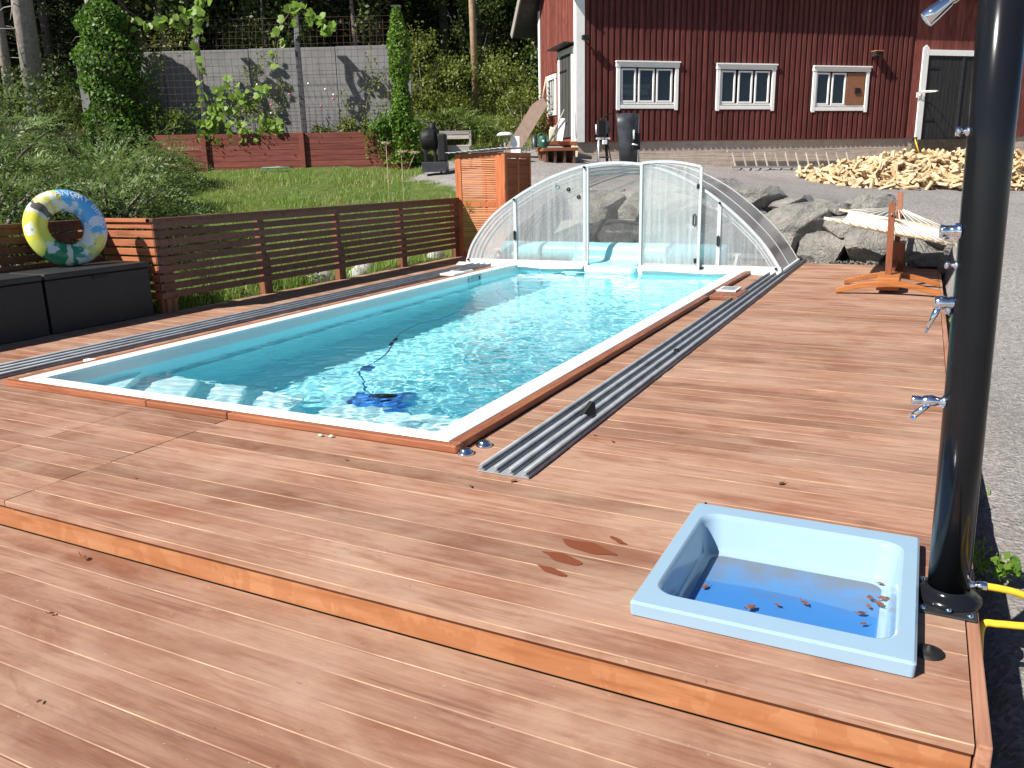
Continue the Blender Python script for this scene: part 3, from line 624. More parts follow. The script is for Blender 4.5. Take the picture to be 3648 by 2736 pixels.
# sliding door leaf parked in front of the right half
dr = MB(); dx0, dx1, dy = -3.80, -2.87, FY-.06
bevel(MB().box(dx0-ox, dx0-ox+.042, dy-oy-.018, dy-oy+.018, .03, 1.555).build('door_stile', M_frame, enc), .004)
bevel(MB().box(dx1-ox-.042, dx1-ox, dy-oy-.018, dy-oy+.018, .03, 1.50).build('door_stile', M_frame, enc), .004)
bevel(MB().box(dx0-ox+.043, dx1-ox-.043, dy-oy-.018, dy-oy+.018, .03, .085).build('door_bottom_rail', M_frame, enc), .004)
top = [(dx0+.02+(dx1-dx0-.04)*t, 1.55+.055*math.sin(math.pi*(.18+.72*t))-.06*t*t) for t in np.linspace(0, 1, 12)]
sweep(top, dy, .035, .036, 'door_top_rail', M_frame)
dp = [(x-ox, z-.01) for x, z in top]
MB().prism(dp+[(dx1-ox-.03, .08), (dx0-ox+.03, .08)], (0, dy-oy, 0), (1, 0, 0), (0, 0, 1), (0, .004, 0)).build('door_pane', M_pane, enc)
def grip(x, z, y, w=.028, h=.15):
    b = MB().tube([(x-ox-w/2, y-oy, z-h/2+w/2), (x-ox-w/2, y-oy, z+h/2-w/2), (x-ox, y-oy, z+h/2), (x-ox+w/2, y-oy, z+h/2-w/2), (x-ox+w/2, y-oy, z-h/2+w/2), (x-ox, y-oy, z-h/2)], .009, 8, closed=True)
    return b.build('handle', M_rubber, enc)
grip(-5.91, .50, FY-.034); grip(-2.62, .46, FY-.034); grip(-2.965, .76, FY-.072, .04, .17)
for x, z, y in ((-2.925, 1.235, FY-.085), (-2.935, .17, FY-.085), (-2.84, .05, FY-.05)): bevel(MB().box(x-ox-.022, x-ox+.022, y-oy, y-oy+.03, z-.035, z+.035).build('latch', M_rubber, enc), .008)
for x, z in ((-5.91, arc_z(-5.91)-.02), (-4.70, 1.545), (-2.62, 1.0), (-6.79, .09), (-1.79, .085)): MB().lathe([(.001, .03), (.016, .028), (.018, 0)], loc((x, FY-.03, z)), (0, -1, 0), 10).build('corner_bolt', M_rubber, enc)
for x, z in ((-5.16, 1.27), (-4.97, 1.215), (-4.80, 1.10)): MB().lathe([(.014, .018), (.03, .016), (.032, 0), (.014, 0)], loc((x, FY-.006, z)), (0, -1, 0), 14).build('vent_ring', M_chrome if x < -5.1 else M_rubber, enc)
# rear wall with frame
p4 = inner(3)
for a, b_ in ((p4[0][0]+.05, -5.45), (-5.41, -4.25), (-4.21, -3.05), (-3.01, p4[-1][0]-.05)): pane(a, b_, 13.79, 'rear_pane', .10, .004, M_backpane, p4)
M_frame2 = plain('rear_frame_grey', (.36, .36, .33), .45, .2)
for x in (-5.43, -4.23, -3.03): MB().box(x-ox-.025, x-ox+.025, 13.77-oy, 13.82-oy, .05, arc_z(x, p4)-.02).build('rear_post', M_frame2, enc)
MB().box(p4[0][0]-ox, p4[-1][0]-ox, 13.765-oy, 13.825-oy, .03, .10).build('rear_bottom_bar', M_frame2, enc)
MB().beam((-5.43-ox, 13.75-oy, .95), (-4.25-ox, 13.75-oy, 1.40), .03, .03).build('rear_brace', M_frame2, enc)
# vinyl flap hanging under the front
def flap(x0, x1):
    b = MB(); n = 26
    for j in range(4):
        for i in range(n+1):
            x = x0+(x1-x0)*i/n; t = j/3
            b.v.append(loc((x, FY-.03-.10*t-.012*math.sin(x*9)*t, .05-.050*t+.010*t*math.sin(x*5.3+1))))
    b.f = [(j*(n+1)+i, j*(n+1)+i+1, (j+1)*(n+1)+i+1, (j+1)*(n+1)+i) for j in range(3) for i in range(n)]; b.mi = [0]*len(b.f); b.sm = [True]*len(b.f)
    o = b.build('flap', M_vinyl, enc); so_ = o.modifiers.new('solidify', 'SOLIDIFY'); so_.thickness = .003
flap(-6.98, -4.70); flap(-3.80, -2.85); flap(-2.845, -1.70)
# roll of solar cover inside, sheet running out to the water
sc = thing('solar_cover_roll', 'pale turquoise bubble cover on a roller inside the pool enclosure', 'pool cover', (-4.5, 12.50, .02))
MB().lathe([(.05, -1.9), (.160, -1.9), (.162, -1.0), (.162, 0), (.162, 1.0), (.160, 1.9), (.05, 1.9)], (0, 0, .18), (1, 0, 0), 28).build('cover_roll', M_cover, sc)
MB().tube([(-2.1, 0, .18), (2.1, 0, .18)], .035, 12).build('roller_tube', M_alu, sc)
for x in (-2.05, 2.05):
    b = MB().beam((x, -.22, 0), (x, 0, .2), .04, .03); b.beam((x, .22, 0), (x, 0, .2), .04, .03); b.build('roller_stand', M_frame, sc)
b = MB(); prof = [(-.02, .345), (-.10, .325), (-.16, .25), (-.185, .16), (-.22, .085), (-.32, .055), (-.46, .045), (-.56, .04), (-.63, .0), (-.66, -.065), (-.80, -.078), (-.95, -.080)]
prof = [(p.x, p.z) for p in spline([(a, 0, c) for a, c in prof], 3)]; n = 14
for y, z in prof:
    for i in range(n+1): x = -.55+1.18*i/n; b.v.append((x+(.05 if y < -.5 else 0)*math.sin(y*9), y, z+.004*math.sin(x*14+y*8)))
for j in range(len(prof)-1):
    for i in range(n): b.f.append((j*(n+1)+i, j*(n+1)+i+1, (j+1)*(n+1)+i+1, (j+1)*(n+1)+i)); b.mi.append(0); b.sm.append(True)
o = b.build('cover_sheet', M_coverw, sc); so_ = o.modifiers.new('solidify', 'SOLIDIFY'); so_.thickness = .006; so_.offset = 1

# ------------------------------------------------------------------ slatted fences
SLH, SLP, SLT = .0765, .0995, .022
def fence(lab, p0, p1, breaks, posts, mat, z0=.165, group=None, foot=True):
    """slats run from p0 to p1 (2-D); local x along the run, face towards -y"""
    p0, p1 = Vector(p0), Vector(p1); d = p1-p0; L = d.length
    t = thing('slatted_fence', lab, 'fence', (*p0, 0), math.atan2(d.y, d.x), group); meshes = {}
    for a, b in zip(breaks, breaks[1:]):
        for k in range(9):
            w = round(b-a, 3)
            if w not in meshes:
                mb = MB().box(-w/2+.0015, w/2-.0015, -SLT, 0, 0, SLH); o = bevel(mb.build('slat', mat, t, ((a+b)/2, 0, z0+k*SLP)), .004); meshes[w] = o.data
            else: o = bevel(link('slat', meshes[w], t, ((a+b)/2, 0, z0+k*SLP)), .004)
            o.rotation_euler = (rnd.uniform(-.01, .01), rnd.uniform(-.0012, .0012), 0)
    bevel(MB().box(-.02, L+.01, -.05, .065, z0+9*SLP-.028, z0+9*SLP+.012).build('top_rail', mat, t), .005)
    for x in posts:
        b = MB().box(x-.045, x+.045, .001, .09, .0015, z0+9*SLP-.03); b.build('post', M_post, t)
        if foot: MB().box(x-.045+.095, x+.045+.06, .001, .07, .0015, z0+.3).build('post_foot', M_post, t)
    return t
fence('long slatted wooden fence along the left side of the pool', (-7.69, 6.37), (-7.69, 13.12), [0, 3.25, 6.75], [.12, 1.70, 3.27, 4.93, 6.68], M_fence)
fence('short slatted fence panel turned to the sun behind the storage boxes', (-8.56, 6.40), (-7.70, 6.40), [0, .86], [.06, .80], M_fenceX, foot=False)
fence('slatted fence running behind the black storage boxes', (-8.56, 1.9), (-8.56, 6.36), [0, 2.2, 4.46], [1.1, 2.2, 3.3, 4.3], M_fence, foot=False)

# ------------------------------------------------------------------ storage boxes, swim ring
s = NT('woven_box'); v = s.coord((1, 1, 1), False)
br = s.n('ShaderNodeTexWave', i_Vector=v, i_Scale=14.0, bands_direction='Z'); b2 = s.n('ShaderNodeTexWave', i_Vector=v, i_Scale=9.0, bands_direction='Y')
s.bump(s.math('ADD', br.outputs['Fac'], b2.outputs['Fac']), .35, .004); M_weave = s.set((.016, .016, .017), .5, 0, .4)
for (y0, y1, lb) in ((5.03, 6.28, 'black woven storage box under the swim ring, nearer the fence corner'), (3.30, 5.02, 'black woven storage box cut by the left edge of the photo')):
    t = thing('storage_box', lb, 'storage box', (-8.06, (y0+y1)/2, .002), 0, 'black storage boxes by the fence'); h = (y1-y0)/2
    bevel(MB().box(-.34, .35, -h+.008, h-.008, 0, .54).build('body', M_weave, t), .012)
    bevel(MB().box(-.36, .365, -h+.002, h-.002, .543, .605).build('lid', M_box, t), .016, 3)
    MB().box(.352, .362, -.09, .09, .50, .538).build('handle', M_rubber, t)
rg = thing('swim_ring', 'inflatable swim ring with blue, yellow and green print leaning on the fence', 'swim ring', (-8.20, 5.70, .607))
NRM = Vector((.93, -.33, .20)).normalized(); RXv = Vector((0, 0, 1)).cross(NRM).normalized(); RYv = NRM.cross(RXv)
RR, RS = .292, .118
Mr = Matrix((RXv, RYv, NRM)).transposed()
ctr = Vector((0, 0, .412*RYv.z))
def tor(a, bb, r=RS, off=0): return Vector(((RR+(r+off)*math.cos(bb))*math.cos(a), (RR+(r+off)*math.cos(bb))*math.sin(a), (r*.86+off)*math.sin(bb)))
b = MB(); NA, NB = 64, 24
for i in range(NA):
    for j in range(NB): b.v.append(tuple(tor(2*math.pi*i/NA, 2*math.pi*j/NB, RS*(1-.012*(i % 8 == 0)))))
for i in range(NA):
    for j in range(NB): b.f.append((i*NB+j, ((i+1) % NA)*NB+j, ((i+1) % NA)*NB+(j+1) % NB, i*NB+(j+1) % NB)); b.mi.append(0); b.sm.append(True)
s = NT('swim_ring_print'); tc = s.n('ShaderNodeTexCoord'); v = tc.outputs['Object']
sep = s.n('ShaderNodeSeparateXYZ', i_0=v); nz = s.noise(v, 5.5, 3, .6); n2 = s.noise(v, 9, 2)
ang = s.math('DIVIDE', s.math('ARCTAN2', sep.outputs['Y'], sep.outputs['X']), 6.28318)
ang = s.math('FRACT', s.math('ADD', s.math('ADD', ang, 1.0), s.math('MULTIPLY', s.math('SUBTRACT', nz, .5), .11)))
base = s.ramp(ang, [(0, (.10, .42, .80)), (.24, (.12, .45, .82)), (.265, (.62, .58, .12)), (.33, (.70, .68, .30)), (.365, (.10, .09, .08)), (.40, (.60, .60, .52)), (.425, (.74, .70, .08)), (.56, (.62, .70, .14)), (.615, (.03, .22, .09)), (.70, (.60, .62, .50)), (.735, (.03, .24, .13)), (.82, (.50, .54, .14)), (.88, (.70, .66, .12)), (.955, (.12, .42, .76))], 'CONSTANT')
cl = s.ramp(s.noise(v, 7, 4, .5), [(.55, (0, 0, 0)), (.60, (1, 1, 1))], 'LINEAR'); c = s.mix(s.math('MULTIPLY', cl, .8), base, (.72, .78, .80))
dots = s.n('ShaderNodeTexVoronoi', i_Vector=v, i_Scale=8.5); dd = s.ramp(dots.outputs['Distance'], [(.10, (1, 1, 1)), (.13, (0, 0, 0))]); c = s.mix(s.math('MULTIPLY', dd, .5), c, (.035, .15, .07))
M_ring = s.set(c, .16, 0, .5)
ro = b.build('tube', M_ring, rg, tuple(ctr)); ro.rotation_euler = Mr.to_euler()
# the lettering printed round the upper right of the ring
cu = bpy.data.curves.new('lettering', 'FONT'); cu.body = 'ANGRY BIRDS'; cu.size = .105; cu.extrude = 0; cu.offset = .0015; cu.space_character = 1.08
to = bpy.data.objects.new('lettering', cu); COL.objects.link(to); bpy.context.view_layer.update()
dg = bpy.context.evaluated_depsgraph_get(); tm = bpy.data.meshes.new_from_object(to.evaluated_get(dg)); bpy.data.objects.remove(to)
bm = bmesh.new(); bm.from_mesh(tm); bmesh.ops.subdivide_edges(bm, edges=bm.edges, cuts=2); 
def wrap(bm, off):
    for v_ in bm.verts:
        u_, w_ = v_.co.x, v_.co.y; a = R(101)-u_/(RR+.085); bb = R(32)-(w_-.04)/RS+R(20)
        v_.co = tor(a, bb, RS, off)
b2 = bm.copy()
for v_ in b2.verts: pass
wrap(bm, .0022); bm.to_mesh(tm); tm.materials.append(plain('print_white', (.78, .80, .82), .3))
lo = link('lettering', tm, rg, tuple(ctr)); lo.rotation_euler = Mr.to_euler()

# ------------------------------------------------------------------ louvred pump cabinet
cb = thing('louvre_cabinet', 'orange-brown louvred wooden cabinet with sheet roof at the end of the fence', 'cabinet', (-7.73, 13.16, 0))
CW, CD, CH = 1.03, 1.08, 1.84
def cbx(name, *a, m=None): return bevel(MB().box(*a).build(name, m or M_cab, cb), .004)
for x0, x1 in ((0, .125), (.83, .955)): cbx('stile', x0, x1, 0, .03, .0, CH-.0)
cbx('corner_post', .96, CW, -.012, .06, 0, CH); cbx('corner_post', .96, CW, CD-.07, CD, 0, CH); cbx('corner_post', 0, .07, CD-.07, CD, 0, CH)
for z0, z1 in ((1.77, CH), (.90, .995), (.002, .09)): cbx('cross_rail', .126, .829, .001, .029, z0, z1)
lm = None
def louvre(x0, x1, y, z, rot, side):
    global lm
    return None
lmF = MB().box(-.3505, .3505, -.004, .004, -.0135, .0135).mesh('louvre_slat', [M_louv])
lmS = MB().box(-.004, .004, -.215, .215, -.0135, .0135).mesh('louvre_slat', [M_louv])
z = .105
while z < 1.76:
    if not (.885 < z < 1.0):
        o = link('louvre_slat', lmF, cb, (.4775, .018, z)); o.rotation_euler = (R(-38), 0, 0)
        for yc in (.30, .79):
            o = link('louvre_slat', lmS, cb, (CW-.02, yc, z)); o.rotation_euler = (0, R(-38), 0)
    z += .0318
for y0, y1 in ((.061, .085), (.515, .575), (1.005, 1.009)): cbx('side_stile', CW-.035, CW-.002, y0, y1, .0, CH)
for z0, z1 in ((1.77, CH), (.90, .995), (.002, .09)):
    cbx('side_rail', CW-.034, CW-.003, .086, .514, z0, z1); cbx('side_rail', CW-.034, CW-.003, .576, 1.004, z0, z1)
cbx('back_panel', .07, CW-.08, CD-.03, CD-.01, 0, CH-.1)
cbx('pump_housing', .25, .75, .4, .8, 0, .55, m=M_steelgrey)
b = MB(); n = 44
for j, y in enumerate((-.10, CD+.12)):
    for i in range(n+1):
        x = -.14+(CW+.26)*i/n; b.v.append((x, y, 1.868+.05*min(1, max(0, x/.95))+.007*math.sin(i*math.pi/2)+.03*j))
b.f = [(i, i+1, n+i+2, n+i+1) for i in range(n)]; b.mi = [0]*n; b.sm = [True]*n
o = b.build('roof_sheet', plain('sheet_roof', (.34, .37, .43), .35, .3), cb); so_ = o.modifiers.new('solidify', 'SOLIDIFY'); so_.thickness = .006

# ------------------------------------------------------------------ shower tray
tr = thing('shower_tray', 'light blue square shower tray set in the deck with some water and leaves', 'shower tray', (-.317, 2.795, 0))
def rrect(hx, hy, r, z, n=6, cx=0, cy=0):
    out = []
    for qx, qy, a0 in ((1, 1, 0), (-1, 1, 90), (-1, -1, 180), (1, -1, 270)):
        for k in range(n+1):
            a = R(a0+90*k/n); out.append((cx+qx*(hx-r)+r*math.cos(a), cy+qy*(hy-r)+r*math.sin(a), z))
    return out
b = MB(); loops = [rrect(.435, .462, .012, .004), rrect(.437, .464, .012, .046), rrect(.429, .456, .014, .054), rrect(.385, .372, .075, .055), rrect(.377, .364, .075, .050), rrect(.371, .356, .075, .036), rrect(.355, .325, .07, -.070), rrect(.345, .312, .06, -.088), rrect(.322, .290, .05, -.094)]
n = len(loops[0])
def ring_faces(b, la, lb_, sm):
    o = len(b.v); b.v += la+lb_; b.f += [(o+i, o+(i+1) % n, o+n+(i+1) % n, o+n+i) for i in range(n)]; b.mi += [0]*n; b.sm += [sm]*n
for k in range(3): ring_faces(b, loops[k], loops[k+1], False)
o = len(b.v)
for l in loops[3:]: b.v += l
for k in range(len(loops)-4):
    for i in range(n): b.f.append((o+k*n+i, o+k*n+(i+1) % n, o+(k+1)*n+(i+1) % n, o+(k+1)*n+i)); b.mi.append(0); b.sm.append(True)
b.build('basin', M_tray, tr, rec=False)
b = MB(); l = rrect(.323, .291, .05, -.0938); b.add(l, [tuple(range(len(l)))]); b.build('basin_floor', M_trayfloor, tr)
b = MB(); b.add([(x, y, -.086) for x, y in ((-.315, -.28), (.315, -.28), (.315, .02), (.1, .05), (-.1, .06), (-.315, .045))], [(0, 1, 2, 3, 4, 5)])
pw = b.build('puddle', M_traywater, tr, rec=False)
def leaf_mesh(L, W, seed, curl=.3):
    r_ = random.Random(seed); out = []; n = 7
    top_ = [(i/n, math.sin(math.pi*(i/n)**.8)*W/2*r_.uniform(.8, 1.2)) for i in range(n+1)]
    b = MB(); pts = [(x-.5, y) for x, y in top_]+[(x-.5, -y*r_.uniform(.8, 1.1)) for x, y in top_[::-1][1:-1]]
    mid = len(pts)
    vs = [(x*L, y, .004+abs(y)*curl+curl*.3*L*(x*x)) for x, y in pts]
    b.add(vs, [tuple(range(mid))]); b.tube([(-.5*L, 0, .005), (-.72*L, .05*L, .012)], .0012, 4)
    return b.mesh('dead_leaf', [L_dead])
LM = [leaf_mesh(.034, .02, k) for k in range(4)]
spots = [(0.0, 3.07, -.083), (-.03, 2.94, -.083), (.015, 2.95, -.083), (-.03, 2.87, -.083), (-.05, 2.81, -.083), (.0, 2.905, -.083), (-.04, 2.74, -.083), (-.24, 2.80, -.083), (-.41, 2.69, -.083), (-.33, 2.75, -.083), (-.60, 2.78, -.088)]
for k, (x, y, z) in enumerate(spots):
    o = link('dead_leaf', LM[k % 4], None, (x, y, z)); o.rotation_euler = (0, 0, k*1.7); o.scale = (.8+.3*(k % 3),)*3
    tag(o, 'small brown dead leaf lying in the blue shower tray', 'leaf', 'dead leaves in the shower tray')
for k, (x, y, z) in enumerate([(-2.62, 3.2, .002), (-1.82, 3.13, .002), (-1.66, 3.27, .002), (-1.55, 4.10, .002), (-1.42, 4.03, .002), (-.47, 3.75, .002), (-1.65, 5.3, .03), (-1.70, 5.75, .03), (-1.72, 3.40, .02), (-3.45, 2.55, .002)]):
    o = link('dead_leaf', LM[(k+1) % 4], None, (x, y, z)); o.rotation_euler = (.1, .1, k*2.1); o.scale = (.7+.25*(k % 3),)*3
    tag(o, 'small dry leaf lying on the upper deck or its right rail', 'leaf', 'dry leaves scattered on the upper deck')
for k, (x, y, lb, sc_) in enumerate([(-3.17, 2.03, 'dark crumpled leaf on the lower deck below the step', 1.3), (-2.86, 1.66, 'pale cork-like bit on the lower deck', .8), (-2.38, 1.29, 'tiny whitish leaf near the bottom left of the lower deck', .7)]):
    o = link('dead_leaf', LM[k], None, (x, y, -.152)); o.rotation_euler = (.2, .2, k); o.scale = (sc_, sc_, sc_*2); tag(o, lb, 'leaf')
for k, (x, y) in enumerate(((-3.02, 3.475), (-2.95, 3.485))):
    bm = bmesh.new(); bmesh.ops.create_icosphere(bm, subdivisions=2, radius=.016); me = bpy.data.meshes.new('pebble'); bm.to_mesh(me); bm.free(); me.materials.append(plain('pebble_stone', (.55, .48, .40), .8))
    o = link('pebble', me, None, (x, y, .008)); o.scale = (1.1, .8, .6); tag(o, ('brown pebble' if k == 0 else 'paler pebble')+' on the deck against the front coping board', 'pebble')
o = MB().lathe([(.001, .028), (.010, .022), (.012, .014), (.03, .008), (.046, .002), (.046, 0)], n=20).build('drain_plug', M_rubber, None, (.155, 2.50, .002)); tag(o, 'round black drain plug lying beside the shower tray', 'plug')
# damp patches
for k, (x, y, a, c_) in enumerate([(-1.12, 2.62, .15, .036), (-1.07, 2.75, .20, .045), (-1.12, 2.51, .11, .022), (-.98, 2.86, .07, .018)]):
    rr_ = random.Random(k); q1, q2 = rr_.uniform(0, 6), rr_.uniform(0, 6); pts = [(x+a*.62*math.cos(t)*(1+.10*math.sin(3*t+q1)), y+c_*.8*math.sin(t)*(1+.22*math.sin(2*t+q2)+.12*math.sin(5*t+q1))*abs(math.sin(t))**.3-.02*math.cos(t)) for t in np.linspace(0.01, 6.28, 42)[:-1]]
    b = MB(); b.add([(p, q, .0034) for p, q in pts], [tuple(range(len(pts)))]); o = b.build('damp_patch', M_wet); tag(o, 'dark damp patch on the deck boards left of the shower tray', 'damp patch', 'damp patches left of the shower tray')

# ------------------------------------------------------------------ solar shower
sh = thing('solar_shower', 'tall black solar shower column with chrome taps at the deck corner', 'shower', (.212, 2.88, 0))
bs = MB().box(-.095, .085, -.135, .13, .002, .010).build('base_plate', M_iron, sh); bevel(bs, .003)
MB().lathe([(.105, .0105), (.106, .020), (.085, .034), (.070, .040), (.066, .055)], n=32).build('flange', M_pole, sh)
lean = (-.045, .03)
px_ = lambda z: (lean[0]*z/1.95, lean[1]*z/1.95, z)
MB().tube([px_(.04), px_(.75), px_(1.5), px_(2.28)], .0645, 40).build('column', M_pole, sh)
MB().lathe([(.066, 0), (.068, .012), (.05, .05), (.0, .06)], px_(2.28), n=32).build('top_cap', M_pole, sh)
for x, y in ((-.075, -.11), (.065, -.112), (-.078, .105), (.065, .105), (.0, -.118)): MB().lathe([(.0, .010), (.008, .008), (.010, .0)], (x, y, .010 if x else .02), n=12).build('bolt', M_chrome, sh)
def fit(z, nm):
    t_ = px_(z); e = bpy.data.objects.new(nm, None); return Vector((t_[0]-.060, t_[1]-.015, z))
DL = Vector((-1, -.12, 0)).normalized()
def tap(z, lever):
    o_ = fit(z, 'tap'); b = MB()
    b.lathe([(.020, 0), (.022, .006), (.014, .010), (.014, .022), (.017, .026), (.020, .04), (.017, .062), (.012, .070), (.014, .074), (.015, .098), (.013, .100), (.0, .100)], o_, DL, 18)
    body = b.build('tap', M_chrome, sh)
    b = MB(); q = o_+DL*.045
    if lever == 'down': b.tube([q+Vector((0, 0, -.01)), q+DL*.025+Vector((0, 0, -.035)), q+DL*.05+Vector((0, 0, -.062))], [.010, .011, .013], 12)
    else: b.tube([q+Vector((0, 0, -.01)), q+DL*.025+Vector((0, 0, -.055)), q+DL*.035+Vector((0, 0, -.115))], [.011, .009, .004], 12)
    b.build('lever', M_chrome, body)
tap(.705, 'down')
o_ = fit(1.03, 'x'); body = MB().lathe([(.019, 0), (.021, .008), (.018, .02), (.022, .026), (.022, .052), (.018, .056), (0, .056)], o_, DL, 18).build('mixer', M_chrome, sh)
MB().tube([o_+DL*.04+Vector((0, 0, -.01)), o_+DL*.055+Vector((0, 0, -.05)), o_+DL*.072+Vector((0, 0, -.10))], [.013, .009, .004], 10).build('lever', M_chrome, body)
MB().tube([o_+DL*.012+Vector((0, 0, -.01)), o_+DL*.012+Vector((0, 0, -.035))], .011, 12).build('outlet', M_chrome, body)
o_ = fit(1.255, 'x'); MB().lathe([(.026, 0), (.026, .014), (.019, .016), (.019, .046), (.021, .048), (.021, .056), (0, .056)], o_, DL, 20).build('knob', M_chrome, sh)
o_ = fit(1.15, 'x'); MB().lathe([(.012, 0), (.012, .006), (.006, .01), (.006, .02), (.011, .024), (.011, .034), (0, .036)], o_, DL, 14).build('hook', M_chrome, sh)
o_ = fit(1.555, 'x'); MB().lathe([(.014, 0), (.014, .006), (.007, .01), (.007, .02), (.015, .024), (.013, .036), (0, .038)], o_, DL, 14).build('hook', M_chrome, sh)
o_ = fit(1.965, 'x'); hd = MB().tube([o_, o_+Vector((-.03, -.005, -.005)), o_+Vector((-.062, -.008, -.02))], .011, 10).build('shower_arm', M_chrome, sh)
q = o_+Vector((-.062, -.008, -.02)); ax = Vector((-.75, -.1, -.62)).normalized()
MB().lathe([(.0, -.012), (.015, -.010), (.018, .0), (.018, .016), (.014, .020), (.018, .030), (.024, .075), (.026, .100), (.022, .102), (0, .098)], q, ax, 22).build('shower_head', M_chrome, sh)
MB().lathe([(.006, 0), (.006, .014), (.009, .016), (.009, .022), (0, .022)], q+ax*.03+Vector((-.012, 0, .014)), (-.5, 0, .8), 10).build('knob', M_chrome, sh)
# yellow hose
hp = spline([(.275, 2.90, .062), (.315, 2.91, .060), (.365, 2.925, .054), (.42, 2.945, .040), (.475, 2.96, .015), (.51, 2.955, -.012), (.515, 2.93, -.035), (.485, 2.90, -.046), (.43, 2.885, -.050), (.37, 2.875, -.053), (.325, 2.86, -.06), (.318, 2.80, -.12), (.33, 2.7, -.26)], 6)
hs = thing('garden_hose', 'yellow garden hose with red stripe curling from the shower foot', 'hose', (.275, 2.90, .062)); off = Vector((.275, 2.90, .062))
MB().tube([p-off for p in hp[6:]], .0125, 14).build('hose', M_hose, hs)
MB().tube([p-off+Vector((-.004, -.0118, .0)) for p in hp[8:40]], .0022, 6).build('stripe', M_hosered, hs)
MB().lathe([(.010, -.045), (.010, -.02), (.014, -.02), (.014, .004), (.011, .006), (.011, .02), (.015, .022), (.015, .05), (.013, .052)], (0.0, 0.0, 0), (1, .2, -.02), 14).build('connector', M_chrome, hs)

# ------------------------------------------------------------------ hammock
hm = thing('hammock', 'white cloth hammock hanging tilted in a curved wooden stand', 'hammock', (-.30, 10.75, 0))
O = Vector((-.30, 10.75, 0))
def HP(x, y, z): return Vector((x, y, z))-O
def foot(y, x0, x1):
    pts = [];
    for i in range(15):
        t = i/14; pts.append((x0+(x1-x0)*t, .022+.105*math.sin(math.pi*t)))
    poly = [(x-O.x, z+.045) for x, z in pts]+[(x-O.x, z-.018) for x, z in pts[::-1]]
    return bevel(MB().prism(poly, (0, y-O.y-.035, 0), (1, 0, 0), (0, 0, 1), (0, .07, 0)).build('foot', M_ham, hm), .006)
foot(10.28, -.84, .27); foot(11.14, -.82, .27)
bevel(MB().box(-.11, .13, -.36, .30, .04, .19).build('base_block', M_ham, hm), .008)
bevel(MB().beam(HP(-.30, 10.72, .10), HP(-.335, 10.86, 1.035), .072, .07, (0, 1, 0)).build('front_upright', M_hamz, hm), .006)
bevel(MB().beam(HP(-.30, 11.1, .10), HP(-.28, 12.9, .10), .075, .10).build('long_beam', M_hamz, hm), .006)
bevel(MB().box(-.06, .12, 1.95, 2.45, .0, .40).build('base_block', M_hamz, hm), .008)
bevel(MB().beam(HP(-.285, 13.0, .05), HP(-.325, 13.62, 1.06), .072, .07, (0, 1, 0)).build('rear_upright', M_hamz, hm), .006)
MB().lathe([(0, .01), (.014, .008), (.014, 0)], HP(-.332, 10.785, .90), (0, -1, 0), 10).build('bolt', M_chrome, hm)
fb = (HP(-1.15, 11.42, .815), HP(.455, 11.42, .49)); rb_ = (HP(-1.117, 13.1, .844), HP(.424, 13.1, .555))
MB().tube(fb, .021, 10).build('spreader_bar', M_pale, hm); MB().tube(rb_, .019, 10).build('spreader_bar', M_pale, hm)
r1_, r2_ = HP(-.315, 10.93, .835), HP(-.335, 13.52, .86)
b1, b2_ = MB(), MB()
for i in range(14):
    t = .03+.94*i/13
    for bb, A, B, rr in ((b1, fb[0], fb[1], r1_), (b2_, rb_[0], rb_[1], r2_)):
        p = A.lerp(B, t); bb.tube([rr, p], .0045, 5)
b1.build('ropes', M_rope, hm); b2_.build('ropes', M_rope, hm)
MB().tube([r2_, HP(-.33, 13.55, .93), HP(-.325, 13.58, 1.0)], .012, 8).build('chain', M_chrome, hm); MB().tube([r1_, HP(-.325, 10.86, .88)], .012, 8).build('chain', M_chrome, hm)
b = MB(); n, m_ = 24, 12
for j in range(m_+1):
    for i in range(n+1):
        t = .09+.82*i/n; A = fb[0].lerp(fb[1], t); B = rb_[0].lerp(rb_[1], t); p = A.lerp(B, j/m_); sag = 4*(j/m_)*(1-j/m_)
        b.v.append((p.x, p.y, p.z-.045*sag-.06*sag*(1-(2*t-1)**2)+.008*math.sin(t*40)*sag))
b.f = [(j*(n+1)+i, j*(n+1)+i+1, (j+1)*(n+1)+i+1, (j+1)*(n+1)+i) for j in range(m_) for i in range(n)]; b.mi = [0]*len(b.f); b.sm = [True]*len(b.f)
o = b.build('hammock_cloth', M_cloth, hm); so_ = o.modifiers.new('solidify', 'SOLIDIFY'); so_.thickness = .004
b = MB()
for A, B in ((fb[0], fb[1]),):
    for i in range(14):
        t = .03+.94*i/13; p = A.lerp(B, t); b.tube([p+Vector((-.025, 0, .012)), p+Vector((.0, -.02, -.02)), p+Vector((.022, 0, .012))], .005, 5)
b.build('rope_wraps', M_rope, hm)
